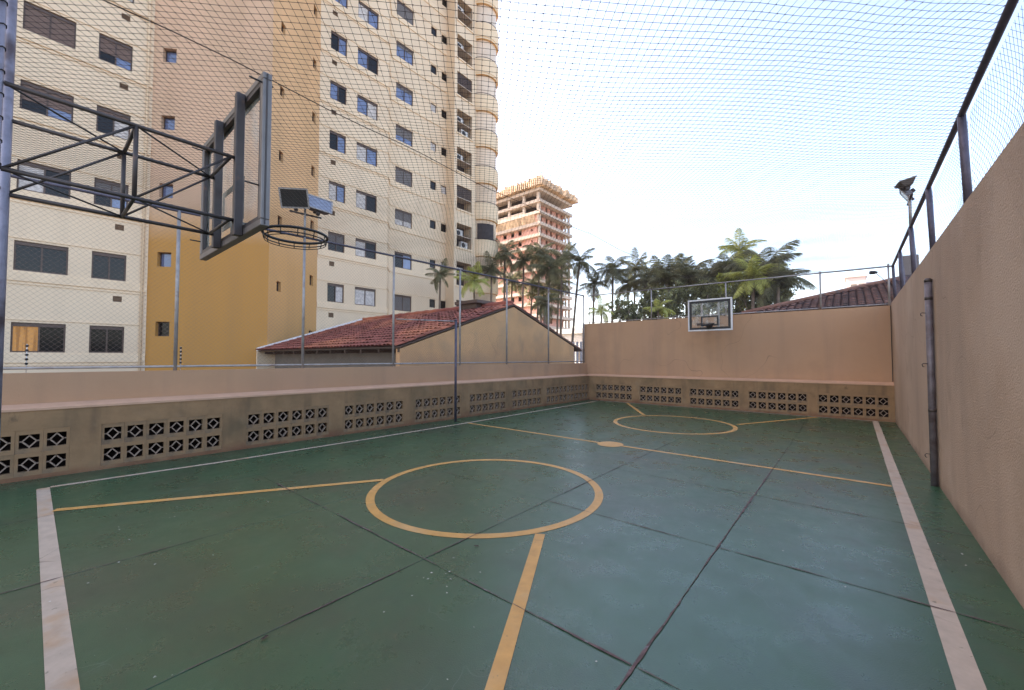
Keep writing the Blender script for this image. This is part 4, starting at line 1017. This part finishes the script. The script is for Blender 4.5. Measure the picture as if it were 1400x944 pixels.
# u, v of crown centre, distance y, size, fronds, kind, lean, label
PL = [
 (602, 380, 19.0, .62, 13, 0, (.2, 0), 'small palm left of the loggias, in front of the tower'),
 (648, 388, 19.5, .66, 14, 1, (-.3, 0), 'small yellowish palm right beside the tower loggias'),
 (672, 372, 25, .70, 13, 0, (.1, 0), 'slim dark palm at the left edge of the cluster by the tower balconies'),
 (690, 352, 27, .78, 15, 0, (.1, 0), 'tall dark palm in front of the salmon brickwork, left one of the cluster'),
 (716, 362, 27, .80, 15, 0, (.3, 0), 'dark palm in front of the salmon corner, second of the tall cluster'),
 (738, 350, 29, .85, 16, 0, (.5, 0), 'tallest dark palm over the ridge of the ochre gable'),
 (752, 372, 26, .80, 15, 0, (.7, 0), 'dark palm over the right slope of the ochre gable'),
 (768, 360, 29, .78, 14, 0, (.2, 0), 'dark palm at the right edge of the unfinished tower'),
 (700, 388, 30, .75, 14, 0, (.3, 0), 'dark lower palm behind the fence post left of the gable ridge'),
 (728, 392, 31, .75, 14, 0, (.6, 0), 'dark lower palm right behind the gable ridge'),
 (764, 392, 31, .70, 13, 0, (.4, 0), 'dark lower palm over the right slope of the gable, under the rail'),
 (905, 384, 29, .80, 15, 2, (.2, 0), 'feathery palm with fine leaflets behind the second bay of the far fence'),
 (946, 382, 30, .72, 16, 2, (-.2, 0), 'feathery palm directly above the left edge of the far board'),
 (990, 374, 29, .72, 16, 2, (.2, 0), 'feathery palm between the far board and the tall yellow green palm'),
 (1030, 385, 24, .70, 15, 1, (.2, 0), 'yellow green palm low above the end wall, right of the far board'),
 (1064, 392, 24, .62, 14, 2, (.2, 0), 'low feathery palm at the right end of the greenery beside the tiled roof'),
 (868, 372, 32, .75, 14, 0, (.2, 0), 'dark palm set further back, left of the second far fence post'),
 (925, 378, 32, .75, 14, 0, (.0, 0), 'dark palm set further back, left of the far board'),
 (985, 382, 32, .8, 14, 0, (.0, 0), 'dark palm set further back, right over the far board'),
 (745, 418, 21, .55, 10, 2, (.2, 0), 'low drooping palm close behind the right slope of the gable'),
 (792, 362, 26, .72, 14, 0, (1.0, 0), 'leaning palm standing free against the white sky right of the unfinished tower'),
 (812, 392, 27, .6, 12, 0, (.2, 0), 'short dark palm above the left end of the end wall'),
 (838, 372, 27, .72, 14, 0, (.2, 0), 'palm with two upright fronds above the end wall, left of the fence post'),
 (858, 392, 28, .7, 13, 0, (-.2, 0), 'dark brownish palm above the end wall, left of the second fence post'),
 (882, 385, 27, .66, 14, 0, (.2, 0), 'dark palm right behind the second far fence post'),
 (912, 388, 26, .66, 14, 0, (0, 0), 'dark palm between the second fence post and the far board'),
 (938, 385, 27, .62, 14, 0, (0, 0), 'dark palm standing left above the far board'),
 (968, 384, 28, .68, 16, 2, (0, 0), 'dense feathery palm right above the far board'),
 (1012, 348, 30, .74, 14, 1, (0, 0), 'tall yellow green palm rising highest above the end wall'),
 (1045, 374, 27, .85, 18, 2, (.3, 0), 'large drooping feathery palm at the right end of the greenery'),
]
for (u, v, y, s, n, k, ln, lb) in PL:
    p = at_px(u, v, y); palm(p.x, p.y, p.z, s * (1.08 if y > 20 else 1.05), n + 3, k, ln, lb, rad=.10 if y > 20 else .09)
for i, (u, v, y, lb) in enumerate(((822, 428, 19, 'yellow green young palm showing just above the left end of the end wall'), (900, 425, 19, 'yellow green young palm peeping over the end wall near the second fence post'))):
    p = at_px(u, v, y); palm(p.x, p.y, p.z, .42, 12, 1, (0, 0), lb, rad=.06)
def tree(u, v, y, rx, rz, m, nl, label, ls=.15):
    nl = int(nl * .8)
    p = at_px(u, v, y); e = empty('leafy_tree', (p.x, p.y, ZB), 0, label, 'tree', 'leafy trees behind the end wall')
    H = p.z - ZB; b = MB()
    b.tube([(0, 0, 0), (.1, .05, H * .4), (0, .1, H * .7)], [.2, .15, .1], 7)
    for k in range(6):
        a = k * 1.05; b.tube([(0, .1, H * .55), (math.cos(a) * rx * .35, math.sin(a) * rx * .35, H * .8), (math.cos(a) * rx * .7, math.sin(a) * rx * .7, H + rz * random.uniform(-.3, .5))], [.08, .05, .02], 5)
    b.build('trunk', TRUNK, e, smooth=True)
    cl_ = []
    for k in range(34):
        d = rng.normal(size=3); d /= np.linalg.norm(d); r_ = rng.uniform(.3, 1.25) ** .8
        cl_.append((d[0] * rx * r_, d[1] * rx * r_, d[2] * rz * r_, rng.uniform(.12, .30) * rx))
    cl_ = np.array(cl_); idx = rng.integers(0, len(cl_), nl); c0 = cl_[idx, :3] + rng.normal(size=(nl, 3)) * cl_[idx, 3:4] * .55
    c0[:, 2] += H
    t1 = rng.normal(size=(nl, 3)); t1 /= np.linalg.norm(t1, axis=1, keepdims=True); t2 = np.cross(t1, rng.normal(size=(nl, 3))); t2 /= np.linalg.norm(t2, axis=1, keepdims=True)
    s_ = rng.uniform(.5, 1.2, (nl, 1)) * ls
    V = np.stack([c0 - t1 * s_, c0 + t2 * s_ * .35, c0 + t1 * s_, c0 - t2 * s_ * .35], 1).reshape(-1, 3); F = np.arange(nl * 4).reshape(-1, 4)
    me = bpy.data.meshes.new('crown'); me.vertices.add(len(V)); me.vertices.foreach_set('co', V.astype(np.float32).ravel()); me.loops.add(F.size)
    me.loops.foreach_set('vertex_index', F.astype(np.int32).ravel()); me.polygons.add(nl); me.polygons.foreach_set('loop_start', np.arange(0, nl * 4, 4, dtype=np.int32))
    me.update(calc_edges=True); me.materials.append(m); obj('crown', me, e)
tree(905, 415, 24, 1.5, 1.2, LEAF, 4500, 'dark leafy tree filling the gap above the end wall left of the far board')
tree(960, 412, 25, 1.5, 1.1, LEAF, 4500, 'dark leafy tree directly behind the far board')
tree(1000, 398, 27, 1.3, 1.3, LEAF_Y, 4500, 'sunlit yellow green leafy tree right of the far board')
tree(1035, 410, 25, 1.3, .9, LEAF, 3800, 'olive leafy tree right of the third far fence post')
tree(1060, 398, 27, 1.0, 1.0, LEAF, 2500, 'small dark leafy tree at the right end of the greenery')
tree(858, 425, 22, .9, .6, LEAF, 1500, 'low dark leafy tree peeping over the end wall left of the second fence post')
tree(745, 400, 32, 1.6, 1.4, LEAF, 3000, 'leafy tree among the palm trunks behind the ochre gable')
